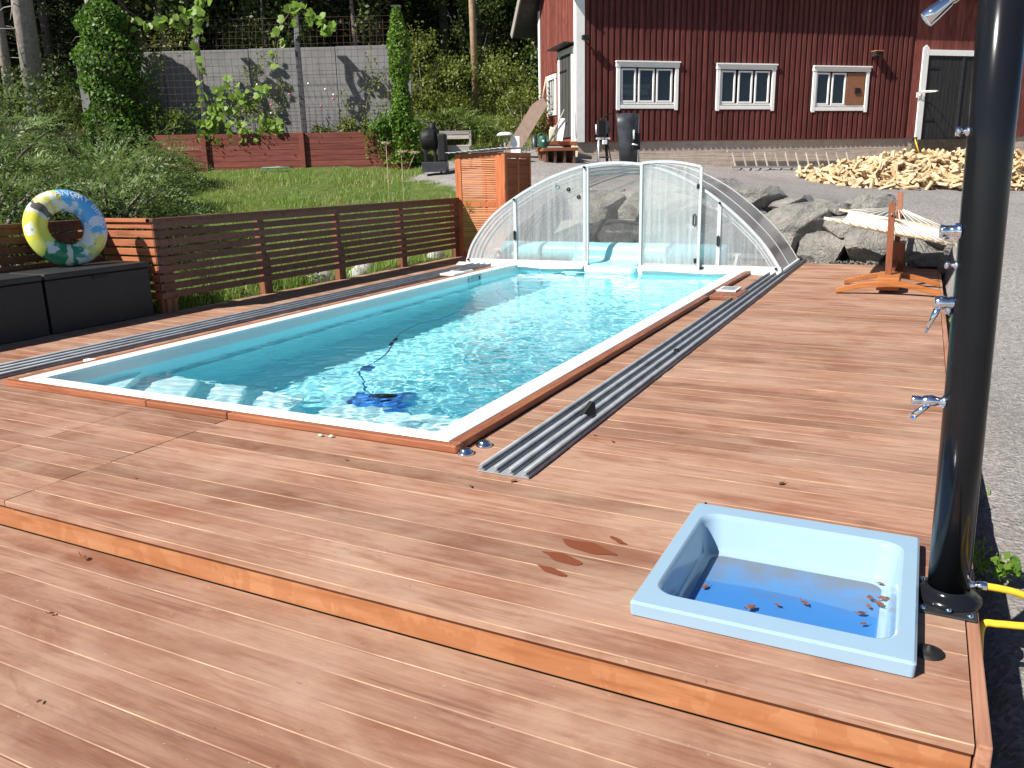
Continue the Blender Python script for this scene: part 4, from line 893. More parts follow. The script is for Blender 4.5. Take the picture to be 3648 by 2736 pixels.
# ------------------------------------------------------------------ barn (local x along the long wall, y inwards)
barn = thing('barn', 'dark red boarded barn with white framed windows and a rough concrete base', 'barn', tuple(BARN), AZB)
BZ, BX0, BX1, BD = 2.27, -.13, 16.5, 3.0
MB().box(BX0+.04, BX1, .03, BD, .6, BZ-.002).build('foundation', M_found, barn)
for i, (z0, z1) in enumerate(((1.75, 1.93), (1.935, 2.10), (2.105, 2.255))):
    pass
wb = MB(); ZT = 6.6
wins = [(.98, 2.79, 3.10, 4.28), (3.96, 5.80, 3.08, 4.26), (7.04, 8.93, 3.04, 4.24)]
xs = [BX0]+[v_ for w in wins for v_ in (w[0]+.12, w[1]-.12)]+[10.95, 13.9, BX1]
for i in range(len(xs)-1):
    a, b_ = xs[i], xs[i+1]
    if i in (1, 3, 5):
        w = wins[(i-1)//2]; wb.box(a, b_, 0, .05, BZ, w[2]+.12); wb.box(a, b_, 0, .05, w[3]-.10, ZT)
    elif i == 7: wb.box(a, b_, 0, .05, 4.60, ZT)
    else: wb.box(a, b_, 0, .05, BZ, ZT)
wb.box(BX0, BX1, BD-.05, BD, BZ, 5.9); wb.box(BX1-.05, BX1, .05, BD-.05, BZ, 6.6)
wb.build('wall', M_barn, barn)
MB().box(BX0+.2, BX1-.1, .06, BD-.1, BZ, BZ+.04).build('inner_floor', M_black, barn)
bm_ = {}
def batten(x, z0, z1):
    k = round(z1-z0, 3)
    if k not in bm_: bm_[k] = MB().box(-.050, .050, -.040, -.001, 0, k).mesh('batten', [M_barn])
    o = link('batten', bm_[k], barn, (x+rnd.uniform(-.004, .004), rnd.uniform(-.002, .001), z0))
x = .14
while x < 10.45:
    hit = [w for w in wins if w[0]-.05 < x < w[1]+.05]
    dz_ = rnd.choice((0, .01, .02))
    if hit: w = hit[0]; batten(x, BZ-.02, w[2]-.01); batten(x, w[3]+.02, 6.5)
    else: batten(x, BZ-.02+0, 6.5)
    x += .172
# smooth boards right of the battens and round the big door
x = 10.47
pl = {}
while x < BX1-.1:
    z0 = 4.62 if 10.72 < x < 13.95 else BZ
    k = round(6.5-z0, 2)
    if k not in pl: pl[k] = MB().box(.002, .138, -.016, -.001, 0, k).mesh('wall_board', [M_gable])
    link('wall_board', pl[k], barn, (x, 0, z0)); x += .14
for (x0, x1, y0, y1) in ((BX0-.025, .075, -.055, -.03),): bevel(MB().box(x0, x1, y0, y1, BZ-.02, 6.5).build('corner_board', M_white, barn), .004)
bevel(MB().box(BX0-.05, BX0-.026, -.05, .10, BZ-.02, 6.5).build('corner_board', M_white, barn), .004)
bevel(MB().box(BX0-.05, BX0-.022, BD-.12, BD+.02, BZ-.02, 6.0).build('corner_board', M_white, barn), .004)
def window(x0, x1, z0, z1, panes, ply=None):
    fr = MB(); y = -.062
    fr.box(x0, x0+.10, y, .0, z0-.04, z1-.134); fr.box(x1-.10, x1, y, .0, z0-.04, z1-.134)
    fr.box(x0-.02, x1+.02, y-.012, .0, z1-.132, z1-.02); fr.box(x0-.035, x1+.035, y-.05, .02, z1-.018, z1+.02)
    fr.box(x0+.101, x1-.101, y+.004, .0, z0, z0+.10)
    fr.box(x0+.10, x1-.10, -.03, .04, z0+.121, z0+.16)
    W = bevel(fr.build('window', M_white, barn), .006)
    for a, b_ in panes:
        f2 = MB(); m_ = .045
        f2.box(a-m_, a, -.035, .012, z0+.165, z1-.165); f2.box(b_, b_+m_, -.035, .012, z0+.165, z1-.165)
        f2.box(a+.001, b_-.001, -.034, .012, z0+.165, z0+.21); f2.box(a+.001, b_-.001, -.034, .012, z1-.205, z1-.165)
        bevel(f2.build('sash', M_white, W), .004)
        MB().box(a+.002, b_-.002, -.004, .0, z0+.212, z1-.207).build('pane', M_glass, W)
    if ply:
        MB().box(ply[0], ply[1], -.040, .0, z0+.165, z1-.165).build('plywood_panel', M_ply, W)
        bevel(MB().box(ply[0]+.27, ply[0]+.46, -.07, -.041, z0+.48, z0+.63).build('vent', M_rubber, W), .01)
    return W
window(*wins[0], [(1.16, 1.50), (1.66, 2.04), (2.19, 2.57)])
window(*wins[1], [(4.14, 4.50), (4.68, 5.04), (5.21, 5.58)])
window(*wins[2], [(7.20, 7.56), (7.73, 8.11)], (8.19, 8.79))
# timber stacked inside behind the first window
st = thing('timber_stack', 'stacked sawn planks seen through the first barn window', 'timber stack', tuple(BARN), AZB)
for k in range(9):
    for j in range(2): MB().box(1.05+rnd.uniform(-.03, .03), 2.1+rnd.uniform(-.05, .08), .35+.13*j, .465+.13*j, BZ+.06+k*.165, BZ+.06+k*.165+.11+.03*(k % 2)).build('timber', M_pale if k % 3 else M_grey, st)
# gable end
wb = MB(); gx0 = BX0
roofz = lambda y: 6.35+ (y+.3)*.9 if y < 1.4 else 6.35+1.7*.9-(y-1.4)*1.0
wb.prism([(.05, BZ), (BD-.05, BZ), (BD-.05, roofz(BD)-.05), (1.4, roofz(1.4)-.12), (.05, roofz(.05)-.1)], (gx0, 0, 0), (0, 1, 0), (0, 0, 1), (.05, 0, 0)); wb.build('gable_wall', M_gable, barn)
y = .105; gm = {}
while y < BD-.13:
    z0 = BZ-.02
    seg = [(z0, roofz(y+.05)-.2)]
    if .14 < y+.05 < 1.32: seg = [(4.74, roofz(y+.05)-.2)]
    elif 1.50 < y+.05 < 2.26: seg = [(z0, 3.06), (4.2, roofz(y+.05)-.2)]
    for a, b_ in seg:
        o = MB().box(gx0-.022, gx0-.001, y, y+.095, a, b_).build('gable_board', M_gable, barn)
    y += .11
dm = MB().box(gx0-.05, gx0-.001, .26, 1.15, BZ+.14, 4.50); gd = bevel(dm.build('gable_door', M_black, barn), .004)
gd.data.materials[0] = wood('gable_door_grey', (.10, .10, .095), (.075, .075, .07), (.045, .045, .042), 2, .75, .2, .4)
for yy in (.48, .70, .92): MB().box(gx0-.056, gx0-.0501, yy, yy+.012, BZ+.15, 4.49).build('door_groove', M_rubber, gd)
for zz in (2.75, 4.1): MB().box(gx0-.062, gx0-.0505, .62, 1.18, zz, zz+.05).build('hinge', M_rubber, gd)
for a, b_ in ((.13, .255), (1.155, 1.285)): bevel(MB().box(gx0-.07, gx0-.001, a, b_, BZ, 4.52).build('door_casing', M_white, barn), .004)
bevel(MB().box(gx0-.075, gx0-.001, .12, 1.30, 4.522, 4.66).build('door_casing', M_white, barn), .004)
MB().beam((gx0-.16, .05, 4.74), (gx0-.16, 1.42, 4.72), .34, .03, (0, 0, 1)).build('door_canopy', M_iron, barn)
f2 = MB(); f2.box(gx0-.06, gx0-.001, 1.50, 1.60, 3.05, 4.02); f2.box(gx0-.06, gx0-.001, 2.16, 2.26, 3.05, 4.02); f2.box(gx0-.065, gx0-.001, 1.48, 2.28, 4.022, 4.15); f2.box(gx0-.06, gx0-.001, 1.601, 2.159, 3.06, 3.18)
W = bevel(f2.build('window', M_white, barn), .004)
for a in (1.62, 1.80, 1.98): MB().box(gx0-.034, gx0-.001, a-.012, a+.02, 3.185, 4.018).build('sash', M_white, W)
MB().box(gx0-.012, gx0-.002, 1.60, 2.16, 3.18, 4.02).build('pane', M_glass, W)
# roof
RO, RE = .60, BX1+.4
b = MB(); prof = [(-.36, 6.30), (1.4, roofz(1.4)+.02), (BD+.75, roofz(BD+.75)+.0), (BD+.75, roofz(BD+.75)-.13), (1.4, roofz(1.4)-.12), (-.36, 6.17)]
b.prism(prof, (BX0-RO, 0, 0), (0, 1, 0), (0, 0, 1), (RE-BX0+RO, 0, 0)); b.build('roof', M_iron, barn)
bb = MB(); bb.beam((BX0-RO-.02, -.38, 6.22), (BX0-RO-.02, 1.4, roofz(1.4)-.05), .04, .2); bb.beam((BX0-RO-.02, BD+.78, roofz(BD+.78)-.06), (BX0-RO-.02, 1.4, roofz(1.4)-.05), .04, .2); bb.build('barge_board', M_grey, barn)
# big black double door
for a, b_ in ((10.96, 12.26), (12.275, 13.88)):
    D_ = MB().box(a, b_, -.02, .03, BZ-.05, 4.59).build('barn_door', M_black, barn); bevel(D_, .004)
    nbd = int((b_-a)/.13)
    for k in range(1, nbd): MB().box(a+k*(b_-a)/nbd-.004, a+k*(b_-a)/nbd+.004, -.0235, -.0205, BZ-.04, 4.58).build('door_groove', M_rubber, D_)
    for zz in (2.75, 4.22): MB().box(a-.05 if a < 11 else b_-.5, a+.45 if a < 11 else b_, -.036, -.0245, zz, zz+.05).build('hinge', M_rubber, D_)
MB().box(12.225, 12.30, -.05, -.024, BZ-.03, 4.57).build('cover_strip', M_iron, barn)
b = MB().prism([(10.75, BZ-.06), (10.955, BZ-.06), (10.955, 4.80), (10.855, 4.88), (10.75, 4.80)], (0, -.06, 0), (1, 0, 0), (0, 0, 1), (0, .045, 0)); bevel(b.build('door_casing', M_white, barn), .004)
bevel(MB().box(10.957, 13.9, -.058, -.0215, 4.595, 4.755).build('door_casing', M_white, barn), .004)
MB().box(10.7, 14.2, -.25, -.0, .9, BZ-.065).build('door_void_box', M_soil, barn)  # dark box standing in for the black void below the door
# small fittings hung on the barn: things of their own
def onb(name, lab, cat, x, y, z, group=None): return thing(name, lab, cat, tuple(barn_pt(x, y, z)), AZB, group)
t = onb('floodlight', 'small black floodlight on the white barn corner board', 'lamp', .04, -.056, 4.82)
bevel(MB().box(-.09, .10, -.20, -.08, -.05, .06).build('housing', M_rubber, t), .01); MB().beam((0, 0, -.02), (0, -.1, 0), .04, .03).build('bracket', M_rubber, t)
t = onb('wall_box', 'small wooden box on the red barn wall, coloured dark below and sunlit on top', 'wall box', 9.05, -.03, 4.60)
MB().box(-.11, .11, -.20, 0, -.08, .05).build('box_body', M_black, t); MB().box(-.13, .13, -.23, 0, .051, .075).build('box_top', M_louv, t)  # dark body and bright top put the light from above into the colours
t = onb('basketball_hoop', 'white ring hoop on a bracket at the barn door post', 'hoop', 10.72, -.064, 3.50)
MB().box(-.09, .06, -.02, 0, -.09, .06).build('bracket', M_white, t); MB().tube([(.1+.24*math.cos(a), -.28+.24*math.sin(a), .06) for a in np.linspace(0, 6.283, 25)[:-1]], .012, 8, closed=True).build('ring', M_white, t)
MB().tube([(0, -.02, -.05), (.03, -.08, .05)], .012, 6).build('arm', M_white, t)
# ladder
def gb(x, y): p = barn_pt(x, y); return gz(p.x, p.y)
t = onb('ladder', 'grey wooden ladder lying on its side against the barn base', 'ladder', 6.4, -.26, gb(6.4, -.3)+.04)
zl = lambda x: gb(6.4+x, -.3)-gb(6.4, -.3)
for dz_, dy_, m_ in ((.03, -.06, M_grey), (.47, .18, M_grey)):
    MB().beam((-2.05, dy_, zl(-2.05)+dz_), (2.1, dy_, zl(2.1)+dz_), .04, .055).build('side_rail', m_, t)
for k in range(12):
    x = -1.9+.345*k; MB().beam((x, -.045, zl(x)+.05), (x, .165, zl(x)+.45), .035, .025, (1, 0, 0)).build('rung', M_grey, t)
# curved black plough blade and the frame beside it
zg = gb(1.0, -.8)
t = onb('snow_plough', 'tall curved black plough blade standing against the barn wall', 'plough blade', 1.04, -.72, zg)
pr = [(-.32+.64*k/14, -.20*math.cos((k/14-.5)*2.6)) for k in range(15)]
b = MB(); n = 15; H_ = 1.28
for j, (z, sc_) in enumerate(((0, .78), (.5, .85), (1.0, .97), (H_, 1.0))):
    for x, y in pr: b.v.append((x*sc_-.02, y+.09*z+.0, z-.03*abs(x) if j == 3 else z))
for j in range(3):
    for i in range(n-1): b.f.append((j*n+i, j*n+i+1, (j+1)*n+i+1, (j+1)*n+i)); b.mi.append(0); b.sm.append(True)
o = b.build('blade', M_plow, t); so_ = o.modifiers.new('solidify', 'SOLIDIFY'); so_.thickness = .02
MB().tube([(.30, -.02, .05), (.28, .05, .6), (.31, .08, 1.22)], .022, 8).build('edge_bar', M_alu, t)
bevel(MB().box(.02, .24, -.22, -.10, .36, .78).build('socket', M_rubber, t), .02); MB().tube([(.04, -.24, .62), (.04, -.23, .85)], .025, 8).build('pin', M_alu, t); MB().tube([(.0, -.22, .50), (.15, -.25, .47)], .02, 8).build('pin', M_alu, t)
t = onb('hydraulic_linkage', 'black and silver machine frame standing left of the plough blade', 'machine frame', .34, -.70, gb(.34, -.7))
bevel(MB().box(-.17, .02, -.06, .08, .65, 1.05).build('frame_box', M_rubber, t), .02); bevel(MB().box(.02, .17, -.05, .06, .72, 1.03).build('frame_box', M_plow, t), .02)
MB().tube([(-.14, -.02, .0), (-.14, 0, .58)], .022, 10).build('ram', M_alu, t); MB().tube([(-.2, 0, .70), (-.2, .02, .95)], .02, 10).build('ram', M_alu, t)
MB().tube([(.22, -.02, 0), (.10, 0, .55)], .016, 8).build('strut', M_iron, t); MB().beam((-.2, 0, .60), (.18, 0, .60), .05, .05).build('cross_bar', M_alu, t)
bevel(MB().box(-.05, .07, -.09, -.03, .45, .56).build('valve_box', M_white, t), .01); MB().tube(spline([(-.1, 0, 1.05), (0, -.03, 1.12), (.12, .03, 1.18), (.3, .1, 1.24)]), .016, 8).build('hose', M_rubber, t)
MB().tube(spline([(.1, -.05, .9), (.02, -.1, .7), (-.02, -.08, .56)]), .010, 6).build('hose', M_rubber, t)
MB().beam((-.15, 0, .13), (.16, 0, .13), .05, .04).build('cross_bar', M_iron, t)
for dx in (-.12, .13): MB().beam((dx, .05, .0), (dx*.8, .12, .75), .05, .05).build('leg', M_rubber, t)

# ------------------------------------------------------------------ firewood heap
PR = random.Random(21)
def pile_h(x, y): return max(0, .74*min(1, max(0, (x-5.75)/2.9))**.8*min(1, max(.25, (16-x)/3))*max(0, 1-((y+2.25)/1.75)**2))
def log_mesh(seed, kind):
    r_ = random.Random(seed); L = r_.uniform(.36, .52); w = r_.uniform(.038, .062)
    if kind == 0: poly = [(-w, -w*.55), (w, -w*.6), (w*.15, w*.85)]
    elif kind == 1: poly = [(-w, -w*.5), (w*.9, -w*.45), (w, w*.35), (-w*.8, w*.5)]
    else: poly = [(-w, -w*.2), (-w*.5, -w*.75), (w*.4, -w*.8), (w, -w*.2), (w*.2, w*.7)]
    b = MB(); n = len(poly); vs_ = []
    for sx_ in (-L/2, L/2): vs_ += [(sx_+r_.uniform(-.012, .012), a*r_.uniform(.92, 1.05), c*r_.uniform(.92, 1.05)) for a, c in poly]
    b.add(vs_, [tuple(range(n))[::-1], tuple(range(n, 2*n))])
    for i in range(n): b.add([vs_[i], vs_[(i+1) % n], vs_[n+(i+1) % n], vs_[n+i]], [(0, 1, 2, 3)], 1 if (kind == 2 and i == 1) or (kind == 0 and i == 0 and seed % 2) or (kind == 1 and i == 0 and seed % 3 == 1) else 0)
    return b
LOGS = [log_mesh(k, k % 3).mesh('firewood_log', [M_log, M_bark]) for k in range(9)]
def log_pose(front):
    for _ in range(50):
        x = PR.uniform(5.8, 15.2); y = PR.uniform(-4.0, -1.9) if front else PR.uniform(-3.9, -.7)
        if front and x > 12.4 and PR.random() < .75: continue
        h = pile_h(x, y)
        if h > .03 or PR.random() < .12: break
    p = barn_pt(x, y); g = gz(p.x, p.y)
    sl = (pile_h(x, y+.1)-pile_h(x, y-.1))/.2
    e = Euler((PR.uniform(-.5, .5), PR.gauss(0, .5), PR.uniform(0, 6.28)))
    z = g+max(.06, h*PR.uniform(.88, 1.10)+.02)
    return Vector((p.x, p.y, z)), e
for k in range(300):
    l_, e = log_pose(True); o = link('firewood_log', LOGS[k % 9], None, l_); o.rotation_euler = e
    tag(o, 'pale split firewood log in the heap before the barn', 'firewood log', 'split logs of the firewood heap')
b = MB()
for k in range(800):
    l_, e = log_pose(False); lm_ = log_mesh(100+k, k % 3); m_ = e.to_matrix()
    l_.z -= PR.uniform(.0, .10) if k % 2 else 0
    o = len(b.v); b.v += [tuple(m_@Vector(q)+l_) for q in lm_.v]; b.f += [tuple(i+o for i in f) for f in lm_.f]; b.mi += lm_.mi; b.sm += lm_.sm
o = b.build('firewood', [M_log, M_bark], rec=False); o['kind'] = 'stuff'
b = MB(); nxp, nyp = 50, 16
for j in range(nyp+1):
    for i in range(nxp+1):
        x, y = 4+11.8*i/nxp, -4+3.5*j/nyp; p = barn_pt(x, y); b.v.append((p.x, p.y, gz(p.x, p.y)-.06+pile_h(x, y)*.78))
b.f = [(j*(nxp+1)+i, j*(nxp+1)+i+1, (j+1)*(nxp+1)+i+1, (j+1)*(nxp+1)+i) for j in range(nyp) for i in range(nxp)]; b.mi = [0]*len(b.f); b.sm = [True]*len(b.f)
o = b.build('firewood_core', M_bark); o['kind'] = 'stuff'
p = barn_pt(10.42, -.5); t = thing('axe', 'axe with pale handle leaning behind the firewood heap at the barn', 'axe', (p.x, p.y, gz(p.x, p.y)), AZB)
MB().tube([(.12, -.05, .5), (.0, .1, 1.0)], .018, 8).build('handle', M_hose, t); MB().prism([(0, -.05), (.16, -.07), (.17, .06), (0, .04)], (-.09, .08, .98), (1, 0, 0), (0, 0, 1), (0, .03, 0)).build('head', M_iron, t)

# ------------------------------------------------------------------ barn steps and odds and ends at the corner
t = thing('wooden_steps', 'low brown wooden steps at the barn gable door', 'steps', (-8.35, 19.35, 0), AZB)
zs_ = 2.02
bevel(MB().box(-.50, .42, -.32, .30, zs_-.02, zs_+.06).build('lower_tread', M_fenceX, t), .006); bevel(MB().box(-.42, .55, .10, .78, zs_+.13, zs_+.22).build('upper_tread', M_fenceX, t), .006)
for x in (-.42, -.2, .05, .3): MB().box(x, x+.06, -.28, .26, 1.66, zs_-.021).build('support', M_fence, t)
for x in (-.3, .4): MB().box(x, x+.07, .32, .72, 1.66, zs_+.129).build('support', M_fence, t)
def at(x, y, z): return (x, y, z)
t = thing('watering_can', 'dark green plastic watering can on the lower barn step', 'watering can', (-8.60, 18.98, zs_+.062), .45)
MB().lathe([(0, 0), (.105, 0), (.115, .02), (.105, .26), (.09, .285), (.04, .29)], n=24).build('body', M_cangreen, t)
MB().tube([(.09, 0, .06), (.17, 0, .16), (.29, 0, .30)], [.028, .022, .018], 10).build('spout', M_cangreen, t)
MB().tube(spline([(-.10, 0, .10), (-.15, 0, .2), (-.10, 0, .32), (.0, 0, .345), (.07, 0, .31), (.08, 0, .27)]), .013, 8).build('handle', M_cangreen, t)
MB().box(-.02, .03, -.118, -.110, .14, .19).build('sticker', M_white, t)
t = thing('mesh_basket', 'dark wire basket beside the green watering can', 'basket', (-8.80, 18.93, zs_+.062), 0)
MB().lathe([(.07, 0), (.08, .3), (.075, .3), (.065, .01), (0, .01)], n=18).build('basket', M_iron, t)
t = thing('jerrycan', 'cream plastic jerrycan behind the watering can', 'jerrycan', (-8.50, 19.50, zs_+.222), .5)
b = bevel(MB().prism([(-.14, 0), (.14, 0), (.14, .26), (.08, .34), (-.06, .34), (-.14, .30)], (0, -.07, 0), (1, 0, 0), (0, 0, 1), (0, .15, 0)).build('body', M_can, t), .02); MB().lathe([(.03, 0), (.03, .03), (0, .03)], (-.09, 0, .325), n=12).build('cap', M_white, t); MB().tube([(-.02, 0, .335), (.0, 0, .38), (.07, 0, .335)], .012, 8).build('handle', M_can, t)
t = thing('white_board', 'short white board leaning on the barn wall by the jerrycan', 'board', (-8.30, 19.50, zs_+.225), .35)
bevel(MB().beam((-.06, -.06, 0), (.02, .16, .55), .14, .04, (0, -1, 0)).build('board', M_white, t), .004)
o = MB().tube([(-8.60, 19.27, zs_+.14), (-8.28, 19.60, 3.0)], .018, 8).build('stick', M_grey); tag(o, 'bare grey stick leaning over the jerrycan at the barn steps', 'stick')
o = MB().tube([(-8.98, 19.85, 3.35), (-8.93, 19.98, 3.85)], .02, 8).build('shovel_handle', M_pale); tag(o, 'pale tool handle sticking up above the leaning brown board', 'tool handle')
t = thing('leaning_board', 'brown board with slots leaning against the barn gable', 'board', (-9.38, 19.28, gz(-9.38, 19.28)), 0)
A, B = Vector((-.22, -.12, .10)), Vector((.47, .52, 1.47)); d = (B-A); sd = Vector((.62, .10, -.12)); nn = d.cross(sd).normalized()*-.018
def lb(u, v_): return A+d*u+sd*(v_-.5)*.62
b = MB()
P4 = [lb(0, 0), lb(.86, 0), lb(1, .42), lb(.88, 1), lb(0, 1)]; b.add([*P4, *[p+nn for p in P4]], [(0, 1, 2, 3, 4), (9, 8, 7, 6, 5)]+[(i, (i+1) % 5, 5+(i+1) % 5, 5+i) for i in range(5)]); 
b.build('board', plain('board_brown', (.20, .135, .10), .8, var=.15), t)
for u in (.10, .42, .72):
    for v_ in (.12, .5, .88):
        q = [lb(u, v_-.05), lb(u+.11, v_-.05), lb(u+.11, v_+.05), lb(u, v_+.05)]; MB().tube([p-nn*.2 for p in q], .006, 5, closed=True).build('slot', M_white, t)
t = thing('plastic_chair', 'white plastic garden chair tipped behind the cabinet by the barn steps', 'chair', (-8.97, 18.22, gz(-8.97, 18.22)), .3)
zc = 2.05-gz(-8.97, 18.22)
bevel(MB().box(-.13, .10, -.02, .02, zc, zc+.30).build('seat', M_vinyl, t), .012); bevel(MB().box(-.12, .12, -.02, .05, zc-.28, zc-.001).build('backrest', M_vinyl, t), .01)
for x in (-.12, .08):
    MB().tube([(x, .02, zc+.05), (x+.02, .1, 0)], .016, 8).build('leg', M_vinyl, t)
t = thing('white_bowl', 'upturned white bowl on the grassy bank by the barn', 'bowl', (-9.21, 18.12, gz(-9.21, 18.12)+.0), 0)
zc = max(.05, 2.38-gz(-9.21, 18.12)); MB().lathe([(.2, zc), (.19, zc+.03), (.12, zc+.07), (0, zc+.08)], n=20).build('bowl', M_vinyl, t); MB().tube([(0, 0, -.05), (0, 0, zc+.07)], .02, 8).build('stake', M_grey, t)

# ------------------------------------------------------------------ boulder wall
def boulder(seed, sx_, sy_, sz_):
    bm = bmesh.new(); bmesh.ops.create_icosphere(bm, subdivisions=5, radius=1); r_ = random.Random(seed); off = Vector((seed*3.1, seed*1.7, seed*.9))
    pl_ = [(Vector((r_.gauss(0, 1), r_.gauss(0, 1), r_.gauss(0, .8))).normalized(), r_.uniform(.52, .80)) for _ in range(14)]+[(Vector((0, 0, 1)), .72), (Vector((0, -1, .1)).normalized(), .74), (Vector((0, 0, -1)), .75)]
    for v_ in bm.verts:
        for n_, d_ in pl_:
            e_ = v_.co.dot(n_)-d_
            if e_ > 0: v_.co -= n_*e_*.985
        q = v_.co*1.3+off; v_.co *= 1+.05*noise.noise(q)+.035*noise.noise(q*3)-.05*max(0, .25-abs(noise.noise(q*2.2)))+.022*noise.noise(q*11)
        v_.co = Vector((v_.co.x*sx_*.78, v_.co.y*sy_*.74, v_.co.z*sz_*.80))
    me = bpy.data.meshes.new('boulder'); bm.to_mesh(me); bm.free(); me.materials.append(M_rock)
    me.polygons.foreach_set('use_smooth', [True]*len(me.polygons)); return me
ROCKS = [(-2.55, 14.95, 1.00, .82, .34, 'dark flat-topped boulder highest beside the enclosure shell'), (-2.02, 14.75, .86, .76, .24, 'thin grey slab wedged under the highest dark boulder'),
 (-1.90, 14.45, .58, 1.15, .54, 'largest tan boulder just right of the enclosure shell'), (-1.38, 14.72, .79, .64, .28, 'pale slab lying above the largest tan boulder'),
 (-.85, 14.85, .80, .85, .40, 'gravel-topped grey boulder behind the hammock cloth'), (-.98, 14.38, .50, .74, .34, 'broad grey boulder over the black gap beneath the hammock'),
 (-1.44, 14.2, .19, .80, .44, 'ribbed blue-grey boulder on the deck end, right of the enclosure'), (-.72, 14.1, .22, .74, .50, 'rounded grey boulder behind the hammock front post'),
 (-2.0, 14.3, .2, .45, .42, 'small pointed boulder half hidden by the enclosure shell'), (0.0, 13.98, .20, .68, .40, 'grey cracked boulder right of the hammock post'),
 (-.02, 14.25, .40, .55, .22, 'small slab on top of the cracked grey boulder'), (.50, 13.85, .22, .42, .26, 'tan boulder under the right end of the hammock'),
 (.10, 13.62, .06, .44, .22, 'low boulder at the far right deck corner'), (.42, 13.42, .05, .36, .24, 'round grey boulder beside the hammock stand foot'), (.66, 13.3, .04, .26, .2, 'last small boulder next to the shower column'), (.25, 14.08, .34, .45, .30, 'dark slab under the hammock right side')]
ROCKS += [(-3.0, 14.3, .25, 1.0, .58, 'boulder behind the sliding door leaf, in the bottom row'), (-3.95, 14.35, .22, 1.05, .6, 'bottom boulder seen through the right part of the open doorway'), (-4.95, 14.35, .26, 1.15, .6, 'bottom boulder seen through the left part of the open doorway'), (-6.0, 14.35, .25, 1.2, .62, 'bottom boulder behind the left front pane'),
 (-3.2, 14.7, .78, 1.2, .55, 'upper boulder behind the sliding door leaf'), (-4.4, 14.7, .80, 1.35, .58, 'upper rounded boulder seen in the open doorway'), (-5.7, 14.7, .80, 1.3, .6, 'upper boulder behind the left front pane'), (-6.9, 14.6, .5, 1.0, .8, 'boulder between cabinet and enclosure'), (-3.6, 15.1, 1.12, 1.0, .34, 'flat boulder topping the wall behind the sliding door leaf')]
for k, (x, y, z, w, h, lb_) in enumerate(ROCKS):
    o = link('boulder', boulder(k+5, w*1.0, .8, h*1.0), None, (x, y, z)); o.rotation_euler = (rnd.uniform(-.08, .08), rnd.uniform(-.1, .1), rnd.uniform(-.15, .15)); tag(o, lb_, 'boulder', 'boulders of the dry stone wall')
# fine stones and gravel at the foot of the wall
b = MB(); r_ = random.Random(4)
for k in range(420):
    x = r_.uniform(-1.6, .5); y = 13.66+r_.random()**2*.25+(-.5*max(0, x+.2) if x > -.2 else 0)
    s_ = r_.uniform(.012, .04); p = Vector((x, y, -.04+r_.uniform(0, .05)))
    vs_ = [p+Vector((r_.uniform(-1, 1), r_.uniform(-1, 1), r_.uniform(-.4, 1)))*s_ for _ in range(5)]; b.add(vs_, [(0, 1, 2), (0, 2, 3), (0, 3, 1), (4, 2, 1), (4, 3, 2), (4, 1, 3)])
o = b.build('gravel_bits', M_rock, rec=False); o['kind'] = 'stuff'
o = MB().box(-7.7, .3, 13.66, 13.9, -.4, -.05).build('gravel_strip', M_ground); o['kind'] = 'structure'
# ------------------------------------------------------------------ plank retaining wall, concrete wall, trellis
RWZ = math.atan2(RWd.y, RWd.x)
def rw(u, v_, z=0): q = RW0+RWd*u+RWn*v_; return Vector((q.x, q.y, z))
def on_rw(name, lab, cat, u, v_, z, group=None): return thing(name, lab, cat, tuple(rw(u, v_, z)), RWZ, group)
t = on_rw('plank_retaining_wall', 'low dark red retaining wall of horizontal planks below the trellis', 'retaining wall', 0, 0, 0)
rwm = {}
RB = [-.9, 1.22, 3.64, 6.30]
for a, b_ in zip(RB, RB[1:]):
    for k in range(7):
        w = round(b_-a-.006, 3)
        o = bevel(MB().box(-w/2, w/2, -.03, .03, 0, .128).build('plank', M_redplank, t, ((a+b_)/2, rnd.uniform(-.003, .003), 1.62+k*.133+.04*(1-a/6)*(1))), .006)
for u in (1.22, 3.64, 6.25): bevel(MB().box(u-.06, u+.06, -.11, -.031, 1.4, 2.58).build('post', M_redplank, t), .006)
t = on_rw('concrete_wall', 'grey concrete wall standing behind the trellis and its vines', 'concrete wall', 0, 1.05, 0)
cw = MB()
for k in range(4): cw = MB(); bevel(cw.box(-2.2+k*2.2+.006, min(6.28, k*2.2-.006), 0, .18, 2.2, 4.66+.012*k).build('wall_panel', M_conc, t), .01)
tl = on_rw('trellis', 'tall trellis of grey bent posts carrying a rusty wire mesh', 'trellis', 0, .20, 0)
PU = [-.95, 1.22, 3.66, 6.10]
for u in PU:
    b = MB(); b.beam((u, 0, 2.0), (u, 0, 4.72), .125, .07, (0, 1, 0)); b.beam((u, 0, 4.70), (u-.015, .17, 5.02), .12, .07, (0, 1, 0)); b.beam((u-.015, .17, 5.0), (u-.015, .17, 5.44), .12, .07, (0, 1, 0)); b.box(u-.13, u+.11, .06, .28, 5.44, 5.47)
    bevel(b.build('post', M_steelgrey, tl), .004)
for a, b_ in zip(PU, PU[1:]):
    b = MB(); n = int((b_-a)/.155)
    for i in range(n+1):
        u = a+.02+(b_-a-.04)*i/n; b.tube([(u, -.05, 2.55), (u, -.05, 4.75), (u-.01, .12, 5.18)], .0036, 4, cap=False)
    for k in range(18): z = 2.62+k*.155; yb = -.055 if z < 4.75 else -.055+(z-4.75)*.4; b.tube([(a, yb, z), (b_, yb, z)], .0036, 4, cap=False)
    o = b.build('wire_mesh', M_rust, tl, rec=False); o['kind'] = 'stuff'

